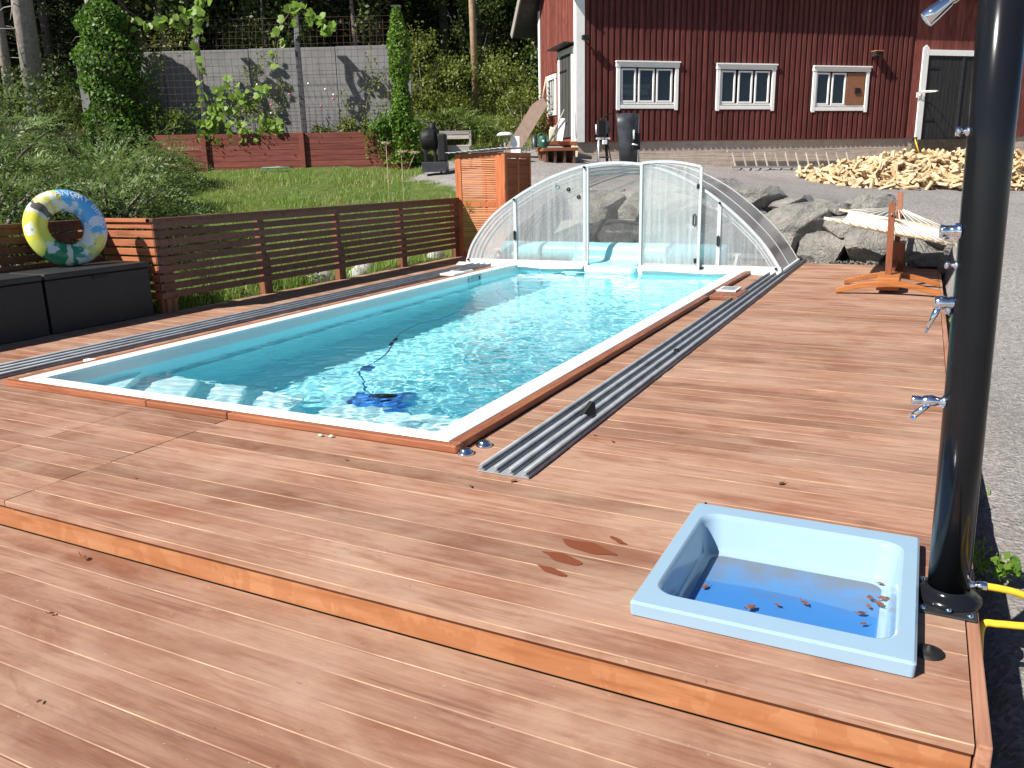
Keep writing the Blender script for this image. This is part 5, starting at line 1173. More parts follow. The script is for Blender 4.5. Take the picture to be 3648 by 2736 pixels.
# ------------------------------------------------------------------ leaves
NPR = np.random.RandomState(5)
def leaf_cloud(name, mat, C, size, aspect=.6, parent=None, up=.3, outward=None, loc=None, fold=True):
    """diamond leaves at the points C"""
    n = len(C); d = NPR.normal(size=(n, 3)); d[:, 2] -= .25; d /= np.linalg.norm(d, axis=1)[:, None]
    nr = NPR.normal(size=(n, 3)); nr[:, 2] += up
    if outward is not None: nr += outward*1.2
    sd = np.cross(d, nr); sd /= np.linalg.norm(sd, axis=1)[:, None]+1e-6
    s_ = (size*NPR.uniform(.6, 1.3, n))[:, None]; w = s_*aspect*.5
    V = np.stack([C-d*s_*.5, C+sd*w, C+d*s_*.5, C-sd*w], 1).reshape(-1, 3)
    F = np.arange(n*4).reshape(-1, 4)
    me = bpy.data.meshes.new(name); me.vertices.add(n*4); me.vertices.foreach_set('co', V.astype(np.float32).ravel())
    me.loops.add(n*4); me.loops.foreach_set('vertex_index', F.astype(np.int32).ravel()); me.polygons.add(n)
    me.polygons.foreach_set('loop_start', (np.arange(n)*4).astype(np.int32)); me.update(calc_edges=True); me.materials.append(mat)
    return link(name, me, parent, loc)
def sprays(name, mat, P0, DIR, L, n, w, size, parent=None, aspect=.35, droop=.3, loc=None):
    """feathery fronds: leaflets along both sides of drooping twigs"""
    k = len(P0); t = np.linspace(.08, 1, n)[None, :, None]
    DIR = DIR/np.linalg.norm(DIR, axis=1)[:, None]; L = np.asarray(L)[:, None, None] if np.ndim(L) else L
    mid = P0[:, None]+DIR[:, None]*L*t; mid[..., 2] -= droop*(t[..., 0]**2)*(L[..., 0] if np.ndim(L) else L)
    sd = np.cross(DIR, np.array([0, 0, 1.])+NPR.normal(0, .5, (k, 3))); sd /= np.linalg.norm(sd, axis=1)[:, None]+1e-6
    side = np.where(np.arange(n) % 2, 1, -1)[None, :, None]; wid = w*(1.05-t)
    C = (mid+sd[:, None]*side*wid*.5+NPR.normal(0, .01, mid.shape)).reshape(-1, 3)
    d = (sd[:, None]*side*.8+DIR[:, None]*.7+NPR.normal(0, .2, mid.shape)).reshape(-1, 3); d /= np.linalg.norm(d, axis=1)[:, None]
    nr = np.cross(np.repeat(DIR, n, 0), np.repeat(sd, n, 0))+NPR.normal(0, .3, d.shape); s2 = np.cross(d, nr); s2 /= np.linalg.norm(s2, axis=1)[:, None]+1e-6
    m = len(C); sz = (np.broadcast_to(wid, mid.shape[:2]+(1,)).reshape(-1, 1)*.9+size*.5)*NPR.uniform(.7, 1.2, (m, 1))
    V = np.stack([C-d*sz*.5, C+s2*sz*aspect*.5, C+d*sz*.5, C-s2*sz*aspect*.5], 1).reshape(-1, 3); F = np.arange(m*4)
    me = bpy.data.meshes.new(name); me.vertices.add(m*4); me.vertices.foreach_set('co', V.astype(np.float32).ravel())
    me.loops.add(m*4); me.loops.foreach_set('vertex_index', F.astype(np.int32)); me.polygons.add(m); me.polygons.foreach_set('loop_start', (np.arange(m)*4).astype(np.int32)); me.update(calc_edges=True); me.materials.append(mat)
    return link(name, me, parent, loc)
def clumps(center, rad, nclump, per, cr, shell=.55, flat=1):
    """points gathered in clumps near the surface of an ellipsoid"""
    u = NPR.normal(size=(nclump, 3)); u /= np.linalg.norm(u, axis=1)[:, None]; r = NPR.uniform(shell, 1.0, (nclump, 1))
    cc = np.array(center)+u*r*np.array(rad)
    p = cc[:, None]+NPR.normal(0, 1, (nclump, per, 3))*np.array([cr, cr, cr*flat])*NPR.uniform(.6, 1.3, (nclump, 1, 1))
    return p.reshape(-1, 3), np.repeat(u, per, 0)
# ivy columns on the two outer posts
iv = on_rw('ivy_column', 'thick dark ivy column covering the left trellis post', 'ivy', -.95, .15, 2.3)
def ivy_pts(n, w, d, h, bot=1.0):
    z = NPR.uniform(-.6, h, n); a = NPR.uniform(0, 6.283, n); k = 1+.16*np.sin(z*4)+.12*np.sin(z*9+a*2)
    taper = np.clip((h-z)/.5, .1, 1)**.5*np.where(z < .35, 1+bot*np.clip(.5-z, 0, 1), 1)
    r = NPR.uniform(.80, 1.04, n)
    o_ = np.stack([np.cos(a), np.sin(a), a*0], -1)
    return np.stack([np.cos(a)*w*k*taper*r, np.sin(a)*d*k*taper*r, z], -1), o_
P_, O_ = ivy_pts(11000, .68, .50, 3.42, .5); leaf_cloud('foliage', L_ivy, P_, .10, .62, iv, .5, O_)
b = MB().tube([(0, .12, -.5), (.02, .14, 1.6), (0, .12, 3.2)], [.56, .50, .30], 12).build('stem_mass', M_soil, iv)
P_ = np.stack([NPR.uniform(-.9, 1.1, 2600), NPR.uniform(-.42, .1, 2600), NPR.uniform(-.62, .30, 2600)*1.0], -1); P_ = P_[P_[:, 2] < .28-.25*np.abs(P_[:, 0])+.2*np.sin(P_[:, 0]*5)]; leaf_cloud('skirt', L_ivy, P_, .10, .62, iv, .5)
iv2 = on_rw('ivy_column', 'slim bright green ivy column on the right end post of the trellis', 'ivy', 6.12, .12, 2.4)
P_, O_ = ivy_pts(5200, .235, .22, 3.0, 1.2); leaf_cloud('foliage', L_ivyb, P_, .095, .6, iv2, .3, O_)
MB().tube([(0, .05, -.5), (0, .08, 2.7)], .13, 10).build('stem_mass', M_soil, iv2)
P_, O_ = clumps((-.2, -.10, .12), (.62, .24, .40), 22, 60, .11); leaf_cloud('skirt', L_ivy, P_, .10, .55, iv2, .4, O_)
for k in range(9):
    x = -.9+.16*k+NPR.uniform(-.05, .05); L = NPR.uniform(.3, .85); n = int(L*60); P_ = np.stack([x+NPR.normal(0, .025, n), -.20+NPR.normal(0, .02, n), .1-NPR.uniform(0, L, n)], -1); leaf_cloud('trailing_shoot', L_ivyb, P_, .06, .6, iv2)
# grape vine: every large leaf a part
gv = on_rw('grape_vine', 'grape vine with large round yellow-green leaves climbing the trellis', 'vine', 1.3, .08, 2.5)
def grape_mesh(seed):
    r_ = random.Random(seed); out = []
    for k in range(14):
        a = 2*math.pi*k/14; r = 1-.42*math.exp(-((a-math.pi)**2)*3 if a < 6 else 0)+.10*math.cos(5*a)*r_.uniform(.6, 1.2)
        if abs(a-math.pi) < .3: r = .42
        out.append((r*math.cos(a), r*math.sin(a)))
    b = MB(); vs_ = [(0, 0, 0)]+[(x*.5, y*.5, -.16*(x*x+y*y)*.5+.10*abs(y)) for x, y in out]
    b.add(vs_, [(0, i+1, (i+1) % 14+1) for i in range(14)], 0, True); return b.mesh('leaf', [L_grape])
GL = [grape_mesh(k) for k in range(4)]
def gleaf(x, y, z, s_, kp=None):
    o = link('leaf', GL[rnd.randrange(4)], kp or gv, (x, y, z)); o.rotation_euler = (R(90)+rnd.gauss(-.3, .45), rnd.gauss(0, .5), rnd.gauss(0, .6)); o.scale = (s_,)*3
stems = MB()
vine_paths = [[(-.1, 0, -.1), (-.08, -.02, 1.2), (.05, 0, 2.4), (.12, .05, 2.9), (.2, .1, 3.3)], [(-.05, 0, .2), (.4, -.02, .9), (.75, -.02, 1.4)], [(0, 0, .1), (.5, -.05, .6), (1.2, -.02, .9), (1.6, -.03, 1.1)],
  [(.12, .1, 2.85), (-.3, .12, 2.80), (-.8, .12, 2.70), (-1.5, .12, 2.66)], [(2.35, .1, 2.95), (2.6, .1, 2.85), (2.95, .1, 2.62), (3.2, .08, 2.45)], [(2.35, 0, 2.9), (2.0, .05, 2.5), (1.9, .0, 2.0), (1.75, 0, 1.5)]]
for pth in vine_paths:
    sp_ = spline(pth, 6); stems.tube(sp_, .008, 5)
    for p in sp_:
        for k in range(2 if pth is not vine_paths[5] else 1): gleaf(p.x+rnd.gauss(0, .09), p.y-.06+rnd.gauss(0, .05), p.z+rnd.gauss(0, .09), rnd.uniform(.13, .22))
stems.build('stem', M_bark, gv)
for k in range(120): u = rnd.uniform(-.3, 1.9); gleaf(u, rnd.uniform(-.22, .05), rnd.uniform(-.15, .35+.8*math.exp(-((u-.7)/.55)**2)), rnd.uniform(.12, .20))
P_, O_ = clumps((.75, -.02, .35), (1.1, .2, .75), 40, 26, .11); leaf_cloud('small_leaves', L_bush, P_, .07, .6, gv)
for k in range(9):
    p = (rnd.uniform(1.0, 3.4), -.12, rnd.uniform(.3, 1.5)); MB().lathe([(0, -.02), (.03, 0), (.02, .025), (0, .03)], p, (0, -1, .3), 8).build('blossom', L_rose if k % 2 else M_white, gv)
def shrub(name, lab, cat, o, parts, mat, size, aspect=.55, group=None, stem=True):
    t = thing(name, lab, cat, o, 0, group); first = True
    for c_, r_, nc, per, cr in parts:
        P_, O_ = clumps(c_, r_, nc, per, cr); leaf_cloud('crown' if first else 'side_crown', mat, P_, size, aspect, t, .5, O_); first = False
    if stem:
        b = MB(); c0_ = parts[0][0]
        for k in range(5): a = k*1.26; b.tube([(0.05*math.cos(a), .05*math.sin(a), -.1), (c0_[0]*.5+.15*math.cos(a), c0_[1]*.5+.15*math.sin(a), c0_[2]*.5), (c0_[0]+parts[0][1][0]*.6*math.cos(a), c0_[1]+parts[0][1][1]*.6*math.sin(a), c0_[2]+parts[0][1][2]*.3)], [.03, .02, .008], 6)
        b.build('trunk', M_trunk, t)
    return t
for k, (u, lb_, w, h) in enumerate(((4.05, 'low shrub just right of the middle trellis post', .32, .28), (4.75, 'feathery shrub before the trellis, second right of the middle post', .30, .45), (5.45, 'bushy plant on the planter left of the bright ivy column', .40, .62), (.45, 'leafy plant on the planter right of the dark ivy column', .5, .7))):
    p = rw(u, .25, 2.42); shrub('planter_shrub', lb_, 'shrub', tuple(p), [((0, 0, h*.5), (w, .18, h*.6), 20, 40, .075)], L_bush if k % 2 else L_dark, .075)

def climber(lab, u0, pts, n, mat, size, spread):
    t = on_rw('climbing_plant', lab, 'climbing plant', u0, .10, 2.45); cs = []
    b = MB()
    for pth in pts:
        sp_ = spline(pth, 8); b.tube(sp_, .006, 4)
        for p in sp_: cs.append((p.x, p.y, p.z))
    cs = np.array(cs); P_ = cs[NPR.randint(0, len(cs), n)]+NPR.normal(0, 1, (n, 3))*np.array([spread, .06, spread])
    leaf_cloud('foliage', mat, P_, size, .6, t, .3); b.build('stem', M_bark, t)
climber('leafy creeper filling the mesh right of the dark ivy column', -.05, [[(0, 0, 0), (-.3, 0, .8), (-.5, 0, 1.6)], [(0, 0, 0), (.1, 0, .7), (-.1, 0, 1.3), (.2, 0, 1.7)], [(-.2, 0, 0), (.5, 0, .4), (.9, 0, .5)]], 900, L_ivy, .085, .16)
climber('creeper trailing along the top of the mesh beside the dark ivy column', .1, [[(-.7, .1, 2.55), (-.2, .12, 2.45), (.4, .12, 2.5), (.95, .1, 2.55)], [(-.6, .1, 2.3), (.2, .1, 2.2), (.8, .1, 2.3)]], 620, L_bush, .075, .11)
climber('thin climbing plant on the mesh left of the middle trellis post', 2.75, [[(0, 0, 0), (.1, 0, .8), (-.1, 0, 1.5), (.15, 0, 2.0)], [(.1, 0, .2), (.4, 0, .9), (.55, 0, 1.3)], [(0, 0, .3), (-.3, 0, 1.0), (-.35, 0, 1.7)]], 620, L_bush, .07, .11)
climber('sparse climbing plant on the mesh left of the bright ivy column', 5.35, [[(0, 0, 0), (-.1, 0, .7), (.1, 0, 1.3), (.0, 0, 1.9)], [(.1, 0, .2), (.45, 0, .9), (.4, 0, 1.5)], [(-.1, 0, .1), (-.5, 0, .5), (-.7, 0, .9)]], 520, L_bush, .075, .11)
# ------------------------------------------------------------------ grill, bench, pole
g0 = gz(-10.2, 16.5)
t = thing('barrel_grill', 'black covered barrel grill beside the ivy column', 'grill', (-10.2, 16.45, g0), .4)
zb_ = 1.78-g0
bevel(MB().box(-.26, .30, -.22, .22, zb_-.22, zb_+.0).build('stone_base', M_plow, t), .01)
MB().lathe([(0, -.17), (.20, -.17), (.23, -.12), (.23, .12), (.20, .17), (0, .17)], (-.10, 0, zb_+.50), (1, 0, 0), 20).build('barrel', M_rubber, t); MB().lathe([(.23, 0), (.24, .05), (.16, .17), (.0, .22)], (-.10, 0, zb_+.52), n=20).build('hood', M_rubber, t)
MB().tube([(-.02, 0, zb_+.62), (-.01, 0, zb_+.86)], .075, 12).build('chimney', M_rubber, t); bevel(MB().box(.10, .30, -.16, .16, zb_+.0, zb_+.62).build('side_cabinet', M_rubber, t), .04)
for x in (-.22, .0): MB().box(x, x+.05, -.1, .1, zb_, zb_+.33).build('leg', M_rubber, t)
t = thing('garden_bench', 'weathered grey wooden bench beside the black grill', 'bench', (-10.02, 17.15, gz(-10.02, 17.15)), .44); zb_ = 1.85-gz(-10.02, 17.15)
for z in (.60, .50): bevel(MB().box(-.38, .36, .0, .03, zb_+z-.05, zb_+z+.035).build('back_slat', M_grey, t), .004)
bevel(MB().box(-.38, .36, -.36, .0, zb_+.26, zb_+.30).build('seat', M_grey, t), .004); bevel(MB().box(-.36, .34, -.355, -.33, zb_+.14, zb_+.25).build('apron', M_grey, t), .004)
for x in (-.36, .32):
    for y in (-.34, .0): MB().box(x, x+.045, y, y+.045, -.1, zb_+(.64 if y == 0 else .34)).build('leg', M_grey, t)
t = thing('utility_pole', 'bare brown timber utility pole at the forest edge', 'utility pole', (-13.18, 23.95, gz(-13.18, 23.95)-.2))
MB().tube([(0, 0, 0), (-.10, .1, 4.2), (-.2, .2, 9)], [.115, .105, .085], 16).build('pole', M_poletimber, t)
MB().tube([(.9, -.25, -.55), (.16, .0, .75)], .03, 8).build('stay', M_trunk, t)
MB().tube([(-.09, -.09, .0), (-.06, -.10, .9)], .012, 6).build('earth_wire', M_grey, t)

# ------------------------------------------------------------------ forest
def tree_spruce(seed, H=15, R0=2.4, low=1.2, n_br=210):
    global NPR; NPR = np.random.RandomState(seed)
    z = NPR.uniform(low, H*.62, n_br); a = NPR.uniform(0, 6.283, n_br); rad = R0*(1-z/H)**.8*NPR.uniform(.6, 1.1, n_br)
    dirs = np.stack([np.cos(a), np.sin(a), NPR.uniform(-.25, .1, n_br)], -1)
    P0 = np.stack([.1*np.cos(a), .1*np.sin(a), z], -1)
    b1 = []; d1 = []; L1 = []
    for f in (.25, .42, .58, .74, .9):
        p = P0+dirs*(rad*f)[:, None]; p[:, 2] -= .22*rad*f*f
        for s_ in (-1, 1, 0):
            sdv = np.stack([-np.sin(a)*s_, np.cos(a)*s_, a*0-.35], -1)*.9+dirs*.7+NPR.normal(0, .15, dirs.shape)
            b1.append(p); d1.append(sdv); L1.append(rad*(.42-.2*f)+.12)
    return np.concatenate(b1), np.concatenate(d1), np.concatenate(L1), P0, dirs, rad
def build_spruce(seed, **kw):
    t = thing('spruce_tree', '', 'tree'); H = kw.get('H', 15)
    P0, D_, L_, B0, BD_, BR = tree_spruce(seed, **kw)
    sprays('crown', L_conif, P0, D_, L_, 7, .16, .06, t, .5, .35)
    b = MB(); b.tube([(0, 0, -.4), (0.03, 0, 3), (-.03, .05, 7), (0, 0, H*.7)], [.19, .155, .11, .05], 10)
    for i in range(0, len(B0), 3): b.tube([B0[i], B0[i]+BD_[i]*BR[i]*.55+np.array([0, 0, -.07*BR[i]]), B0[i]+BD_[i]*BR[i]*.95+np.array([0, 0, -.2*BR[i]])], [.022, .014, .005], 4, cap=False)
    b.build('trunk', M_trunk, t); return t
def build_leafy(seed, H=7, R0=1.6, low=1.2, n=34, per=120, size=.15, mat=None, name='leafy_tree', tr=M_trunk):
    global NPR; NPR = np.random.RandomState(seed); r_ = random.Random(seed)
    t = thing(name, '', 'tree'); P_, O_ = clumps((0, 0, (H+low)/2), (R0, R0, (H-low)/2), n, per, .33, .35); leaf_cloud('crown', mat or L_dark, P_, size, .6, t, .4, O_)
    b = MB(); b.tube([(0, 0, -.4), (.05, 0, H*.3), (-.05, .05, H*.6), (0, 0, H*.9)], [.10, .08, .055, .02], 8)
    for k in range(9): a = r_.uniform(0, 6.28); z = r_.uniform(low*.8, H*.7); b.tube([(0, 0, z), (R0*.5*math.cos(a), R0*.5*math.sin(a), z+.5), (R0*.85*math.cos(a), R0*.85*math.sin(a), z+1.1)], [.03, .02, .006], 5)
    b.build('trunk', tr, t); return t
protoS = [build_spruce(40+k, H=15+k*2, R0=2.3+.25*k, low=(.8, 2.2, 3.4)[k]) for k in range(3)]
protoL = [build_leafy(60), build_leafy(61, 5.2, 1.5, .5, 30, 120, .14), build_leafy(62, 9, 2.0, 2.6, 40, 120, .17)]
protoT = thing('bare_trunk_pine', '', 'tree'); MB().tube([(0, 0, -.4), (.08, 0, 4), (-.03, .08, 9), (0, 0, 14)], [.21, .18, .14, .07], 12).build('trunk', M_trunkp, protoT)
b = MB(); r_ = random.Random(8)
for k in range(16): a = r_.uniform(0, 6.28); z = r_.uniform(1.2, 9); L = r_.uniform(.5, 1.5); b.tube([(0, 0, z), (L*.6*math.cos(a), L*.6*math.sin(a), z-.05), (L*math.cos(a), L*math.sin(a), z-.35*L)], [.016, .01, .004], 4)
b.build('dead_branches', M_grey, protoT)
NPR = np.random.RandomState(77); P_, O_ = clumps((0, 0, 12), (2.2, 2.2, 2.2), 26, 70, .4); leaf_cloud('crown', L_conif, P_, .28, .3, protoT, .4, O_)
used = set()
def put(proto, lab, x, y, rz, s_=1.0, group=None, dz=0):
    if proto.name in used: o = copy_tree(proto)
    else: o = proto; used.add(proto.name)
    o.location = (x, y, gz(x, y)+dz); o.rotation_euler = (0, 0, rz); o.scale = (s_,)*3; o['label'] = lab
    if group: o['group'] = group
    elif 'group' in o: del o['group']
def polar(az, d): return CAM_POS[0]+d*math.sin(R(az)), CAM_POS[1]+d*math.cos(R(az))
GS, GLf, GT = 'spruces of the dark forest behind', 'leafy trees of the forest edge', 'bare lower trunks in the forest'
fr = random.Random(12)
k = 0
for d in (31, 35, 40):
    az = -66+fr.uniform(0, 3)
    while az < -17:
        x, y = polar(az+fr.uniform(-1.2, 1.2), d+fr.uniform(-1.5, 1.5)); put(protoS[k % 3], 'tall dark spruce standing in the forest on the slope behind the walls', x, y, fr.uniform(0, 6.28), fr.uniform(.85, 1.2), GS); k += 1
        az += 3.4 if d < 36 else 3.0
for d in (27.5, 30, 37):
    az = -64+fr.uniform(0, 3)
    while az < -22:
        x, y = polar(az+fr.uniform(-1.5, 1.5), d+fr.uniform(-1, 1)); az += 5.2
        if az-5.2 < -50 and d < 35: continue
        if abs(az-5.2+28.9) < 3.5 and d < 33: continue
        put(protoL[k % 3], 'small leafy tree among the spruces at the forest edge', x, y, fr.uniform(0, 6.28), fr.uniform(.7, 1.15), GLf); k += 1
for k, (az, d, lb_, s_) in enumerate([(-55.6, 27, 'thick pale pine trunk at the upper left forest edge', 1.35), (-56.9, 28, 'slim pale trunk left of the thick pine trunk', .7), (-52.0, 27.5, 'leaning thin pale trunk right of the thick pine trunk', .75), (-49.4, 31, 'bare trunk just left of the ivy column top', .9), (-36.0, 31, 'thin bare trunk behind the concrete wall centre', .6), (-28.6, 31, 'thin bare trunk left of the utility pole', .6)]):
    x, y = polar(az, d); put(protoT, lb_, x, y, k*1.3, s_)
# left bank: big feathery junipers and bushes close by
def juniper(lab, x, y, z, rx, rz_, n, mat=L_juni, seed=0, L=.62):
    global NPR; NPR = np.random.RandomState(seed); L *= 1.25; t = thing('juniper_bush', lab, 'bush', (x, y, z))
    u = NPR.normal(size=(n, 3)); u[:, 2] = np.abs(u[:, 2])*.9; u /= np.linalg.norm(u, axis=1)[:, None]
    P0 = u*np.array([rx, rx, rz_])*NPR.uniform(.45, .92, (n, 1)); lv = rz_/5.5; P0[:, 2] = np.round(P0[:, 2]/lv+.35*np.sin(P0[:, 0]*2.1)+.35*np.sin(P0[:, 1]*2.7))*lv+NPR.normal(0, .03, n)
    D_ = u*np.array([1, 1, .18])+NPR.normal(0, .16, u.shape)+np.array([.1, -.1, .12])
    sprays('crown', mat, P0, D_, NPR.uniform(.6, 1.2, n)*L, 26, .15, .02, t, .30, .42)
    b = MB()
    for k in range(9): a = k*.7; b.tube([(0, 0, -.2), (rx*.35*math.cos(a), rx*.35*math.sin(a), rz_*.4), (rx*.7*math.cos(a), rx*.7*math.sin(a), rz_*.65)], [.05, .03, .01], 6)
    b.build('trunk', M_trunk, t); return t
def bank(x, y): return gz(x, y)
juniper('large silvery green juniper bush nearest the left edge above the storage boxes', -11.3, 6.6, bank(-11.3, 6.6)+.1, 1.45, 1.65, 620, seed=1)
juniper('spreading juniper bush right of the large silvery one, behind the swim ring', -11.4, 8.7, bank(-11.4, 8.7)+.05, 1.3, 1.25, 520, seed=2)
juniper('dark juniper bush farther back below the ivy column', -13.6, 10.4, bank(-13.6, 10.4), 1.5, 1.5, 520, seed=3)
juniper('tall juniper at the far left edge under the pine trunks', -15.6, 9.4, bank(-15.6, 9.4)+.1, 1.7, 2.0, 560, seed=4)
juniper('low juniper in front of the dark ivy column', -15.5, 12.8, bank(-15.5, 12.8), 1.2, 1.1, 420, seed=5)
NPR = np.random.RandomState(9)
shrub('bank_bush', 'dense dark bush at the top left corner under the forest', 'bush', (-19.3, 12.5, bank(-19.3, 12.5)), [((0, 0, .9), (1.9, 1.9, 1.2), 50, 90, .2)], L_dark, .10)
shrub('bank_bush', 'leafy bush between the junipers and the dark ivy column', 'bush', (-18.6, 15.3, bank(-18.6, 15.3)), [((0, 0, 1.0), (1.2, 1.2, 1.1), 46, 80, .16)], L_bush, .09)
shrub('bank_bush', 'rounded bush high on the left bank behind the junipers', 'bush', (-22, 17, bank(-22, 17)), [((0, 0, .7), (1.9, 1.9, .9), 46, 90, .2)], L_dark, .10)
shrub('bank_bush', 'low bush behind the swim ring, leaves darkened as the shadow under the junipers', 'bush', (-10.0, 7.2, bank(-10.0, 7.2)-.1), [((0, 0, .35), (1.0, 1.4, .62), 60, 90, .13)], L_shadow, .06)
shrub('elder_bush', 'yellow-green bush left of the utility pole', 'bush', (-14.3, 22.6, bank(-14.3, 22.6)), [((0, 0, 1.1), (1.05, .9, 1.35), 46, 90, .17), ((1.0, .2, .9), (.8, .7, 1.1), 26, 80, .15)], L_bush, .10)
shrub('elder_bush', 'yellow-green bush right of the utility pole', 'bush', (-12.2, 24.0, bank(-12.2, 24.0)), [((0, 0, .9), (.85, .8, 1.0), 34, 90, .16)], L_bush, .10)
shrub('elder_bush', 'dark green bush between utility pole and barn gable', 'bush', (-11.2, 25.6, bank(-11.2, 25.6)), [((0, 0, 1.6), (1.2, 1.1, 2.0), 50, 90, .2)], L_dark, .12)
shrub('elder_bush', 'tall dark bush behind the bright ivy column', 'bush', (-14.0, 25.5, bank(-14.0, 25.5)), [((0, 0, 2.2), (1.6, 1.3, 2.4), 60, 90, .22)], L_dark, .12)
shrub('elder_bush', 'bush growing up the bank beside the barn gable', 'bush', (-10.6, 22.0, bank(-10.6, 22.0)), [((0, 0, .6), (.8, .7, .8), 30, 80, .14)], L_bush, .09)
juniper('bright green low juniper above the grey bench', -12.2, 20.4, bank(-12.2, 20.4), 1.3, .65, 330, leafmat('juniper_bright', (.05, .10, .02), (.20, .28, .06), .2), 6, .6)
# long undergrowth on the slope
def blades(name, N, region, h, w, mat, lean=.35):
    global NPR; NPR = np.random.RandomState(len(name)+N); P_ = region(N); n = len(P_)
    a = NPR.uniform(0, 6.283, n); hh = h*NPR.uniform(.5, 1.4, n); tip = P_+np.stack([np.cos(a)*hh*lean, np.sin(a)*hh*lean, hh], -1)*1.0
    s_ = np.stack([-np.sin(a), np.cos(a), a*0], -1)*w*.5
    V = np.stack([P_-s_, P_+s_, tip], 1).reshape(-1, 3); me = bpy.data.meshes.new(name); me.vertices.add(n*3); me.vertices.foreach_set('co', V.astype(np.float32).ravel()); me.loops.add(n*3); me.loops.foreach_set('vertex_index', np.arange(n*3, dtype=np.int32))
    me.polygons.add(n); me.polygons.foreach_set('loop_start', (np.arange(n)*3).astype(np.int32)); me.update(calc_edges=True); me.materials.append(mat); o = link(name, me); o['kind'] = 'stuff'; return o
def lawn(N):
    X = NPR.uniform(-19, -7.75, N); Y = NPR.uniform(4, 18.5, N); u = (X-RW0.x)*RWd.x+(Y-RW0.y)*RWd.y; v_ = (X-RW0.x)*RWn.x+(Y-RW0.y)*RWn.y
    k = (grass_mask(X, Y) > .5) & ~((v_ > -.12) & (u > -1)) & ~((X > -8.7) & (Y < 6.5)); X, Y = X[k], Y[k]
    pn = np.sin(X*1.7+Y*.9)+np.sin(Y*2.3-X*.8)+.8*np.sin(X*5+Y*4)+NPR.normal(0, .6, len(X)); k = pn > -.8; X, Y = X[k], Y[k]; return np.stack([X, Y, ground_np(X, Y)-.01], -1)
blades('grass', 120000, lawn, .075, .014, L_grass)
def dry_lawn(N):
    P_ = lawn(N); k = (np.sin(P_[:, 0]*2.3+P_[:, 1])+np.sin(P_[:, 1]*1.7-P_[:, 0]*1.1)+NPR.normal(0, .5, len(P_))) > .35; return P_[k]
blades('dry_grass', 60000, dry_lawn, .10, .010, leafmat('dry_grass_blade', (.22, .20, .06), (.42, .36, .16), .2), .5)
def tall_lawn(N):
    P_ = lawn(N); k = (np.sin(P_[:, 0]*1.1-P_[:, 1]*1.9)+np.sin(P_[:, 1]*2.9+P_[:, 0]*2.1)+NPR.normal(0, .3, len(P_))) > .9; return P_[k]
blades('grass_tufts', 60000, tall_lawn, .13, .018, L_grass, .45)
def rough(N):
    X = NPR.uniform(-26, -8.5, N); Y = NPR.uniform(5, 30, N); Z = ground_np(X, Y); u = (X-RW0.x)*RWd.x+(Y-RW0.y)*RWd.y; v_ = (X-RW0.x)*RWn.x+(Y-RW0.y)*RWn.y
    k = ((X < -12) & (v_ < 0) & (u < -.2)) | (Z > 2.5) & (v_ > 2.6) | ((Y > 19.5) & (X < -9.6)); return np.stack([X[k], Y[k], Z[k]-.01], -1)
blades('undergrowth', 60000, rough, .24, .035, L_bush, .5)
def fence_weeds(N):
    X = NPR.uniform(-8.6, -7.80, N); Y = NPR.uniform(6.45, 13.0, N); k = (np.sin(Y*2.1)+np.sin(Y*5.3)+NPR.normal(0, .5, N) > -.6) & ((Y < 9.2) | (NPR.uniform(0, 1, N) < .25)); return np.stack([X[k], Y[k], X[k]*0-.12], -1)
blades('weeds', 9000, fence_weeds, .26, .018, L_grass, .4)
def side_weeds(N):
    Y = np.concatenate([NPR.normal(3.95, .12, N//3), NPR.normal(5.2, .2, N//3), NPR.normal(8.5, .7, N//3)]); X = .33+np.abs(NPR.normal(0, .05, len(Y))); return np.stack([X, Y, ground_np(X, Y)], -1)
blades('edge_weeds', 360, side_weeds, .045, .016, L_grass, .8)
P_, O_ = clumps((.47, 3.72, -.24), (.05, .06, .04), 8, 8, .02); wl_ = thing('weed', 'small green weed in the gravel beside the deck and hose', 'weed', (0, 0, 0)); leaf_cloud('leaves', L_ivyb, P_, .05, .7, wl_)
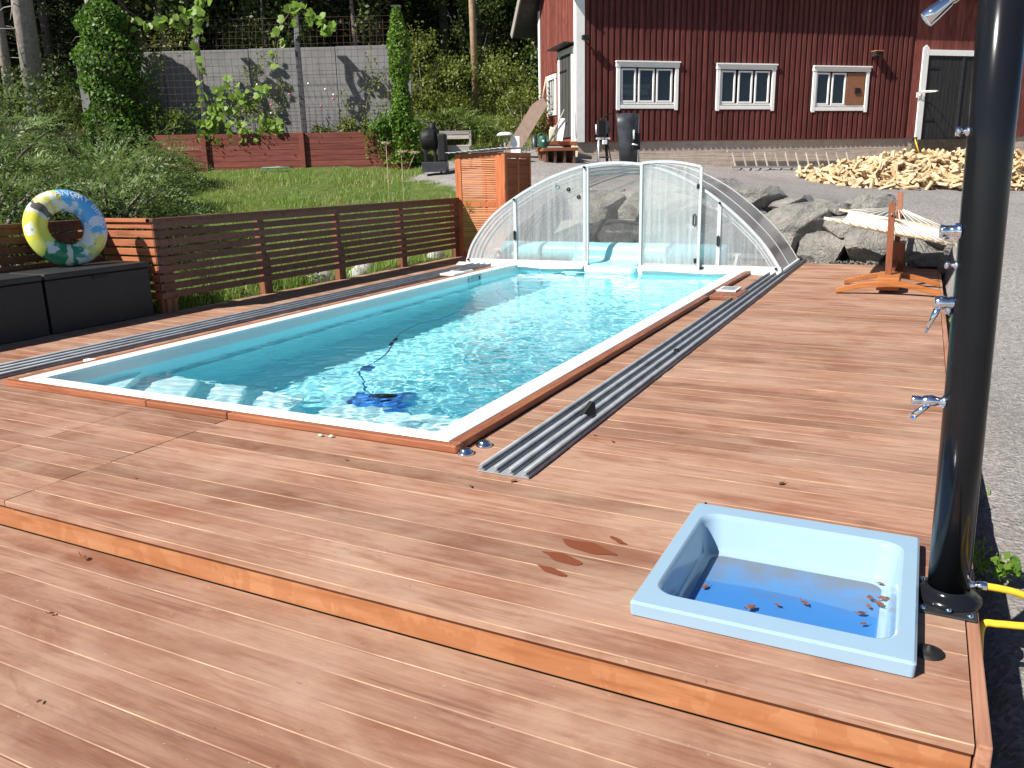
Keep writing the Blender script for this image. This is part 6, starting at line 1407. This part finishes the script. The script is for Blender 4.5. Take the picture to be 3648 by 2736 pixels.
# dry umbels, tarp, planter box on the lawn
for k, (x, y, h, lb_) in enumerate([(-8.35, 11.9, 1.85, 'tallest dry umbel stalk behind the fence near the cabinet'), (-8.25, 12.2, 1.75, 'forked dry umbel stalk behind the fence beside the cabinet')]):
    g0 = gz(x, y); t = thing('dry_umbel', lb_, 'dry plant', (x, y, g0)); b = MB(); b.tube([(0, 0, 0), (.02, 0, h*.6), (0, .02, h)], [.009, .007, .005], 6)
    if k: b.tube([(.01, 0, h*.72), (.25, .05, h-.02)], .005, 5)
    b.build('stalk', L_dry, t)
    for c_ in ([(0, .02, h)]+([(.25, .05, h-.02)] if k else [])):
        u = MB(); r_ = random.Random(k)
        for i in range(26): a = r_.uniform(0, 6.28); q = r_.uniform(.03, .13); u.tube([c_, (c_[0]+q*math.cos(a), c_[1]+q*math.sin(a), c_[2]+.07-.2*q)], [.0015, .005], 4)
        u.build('umbel', L_dry, t)
b = MB(); n = 40; r_ = random.Random(3)
for j in range(5):
    for i in range(n+1):
        y = 9.3+3.9*i/n; b.v.append((-7.86-.10*j-.02*math.sin(i*.9+j), y, -.08+.20*math.sin(math.pi*j/4)*(.6+.5*math.sin(i*.55)+.2*math.sin(i*1.7+j))+.012*r_.random()))
b.f = [(j*(n+1)+i, j*(n+1)+i+1, (j+1)*(n+1)+i+1, (j+1)*(n+1)+i) for j in range(4) for i in range(n)]; b.mi = [0]*len(b.f); b.sm = [True]*len(b.f)
o = b.build('ground_tarp', M_tarp); so_ = o.modifiers.new('solidify', 'SOLIDIFY'); so_.thickness = .004; tag(o, 'crumpled grey-white tarp lying along the bottom of the long fence', 'tarp')
p = rw(3.4-.35, -.45); t = thing('wire_tray', 'green wire tray lying in the grass before the red plank wall', 'tray', (p.x, p.y, gz(p.x, p.y)+.02), RWZ)
b = MB(); b.tube([(-.35, -.1, .08), (.35, -.1, .08), (.38, .12, .10), (-.38, .12, .10)], .012, 6, closed=True); b.tube([(-.3, -.08, 0), (.3, -.08, 0), (.32, .1, .0), (-.32, .1, .0)], .01, 6, closed=True); b.build('wire_frame', M_cangreen, t)
for o in bpy.data.objects:
    if o.type == 'MESH' and o.parent is None and not any(k in o for k in ('kind', 'label')): print('UNTAGGED', o.name)


for k, (y, w_, lb_) in enumerate(((6.85, .42, 'dark leafy weed clump under the near end of the long fence'), (7.55, .40, 'weed clump under the long fence just before its sunlit second post'), (8.6, .42, 'dark weeds under the long fence past its second post'), (9.15, .3, 'low dark weeds beside the tarp under the long fence'))):
    shrub('weed_clump', lb_, 'weeds', (-8.05, y, -.12), [((0, 0, .12), (.16, w_, .20), 18, 60, .07)], L_dark, .05, stem=False)
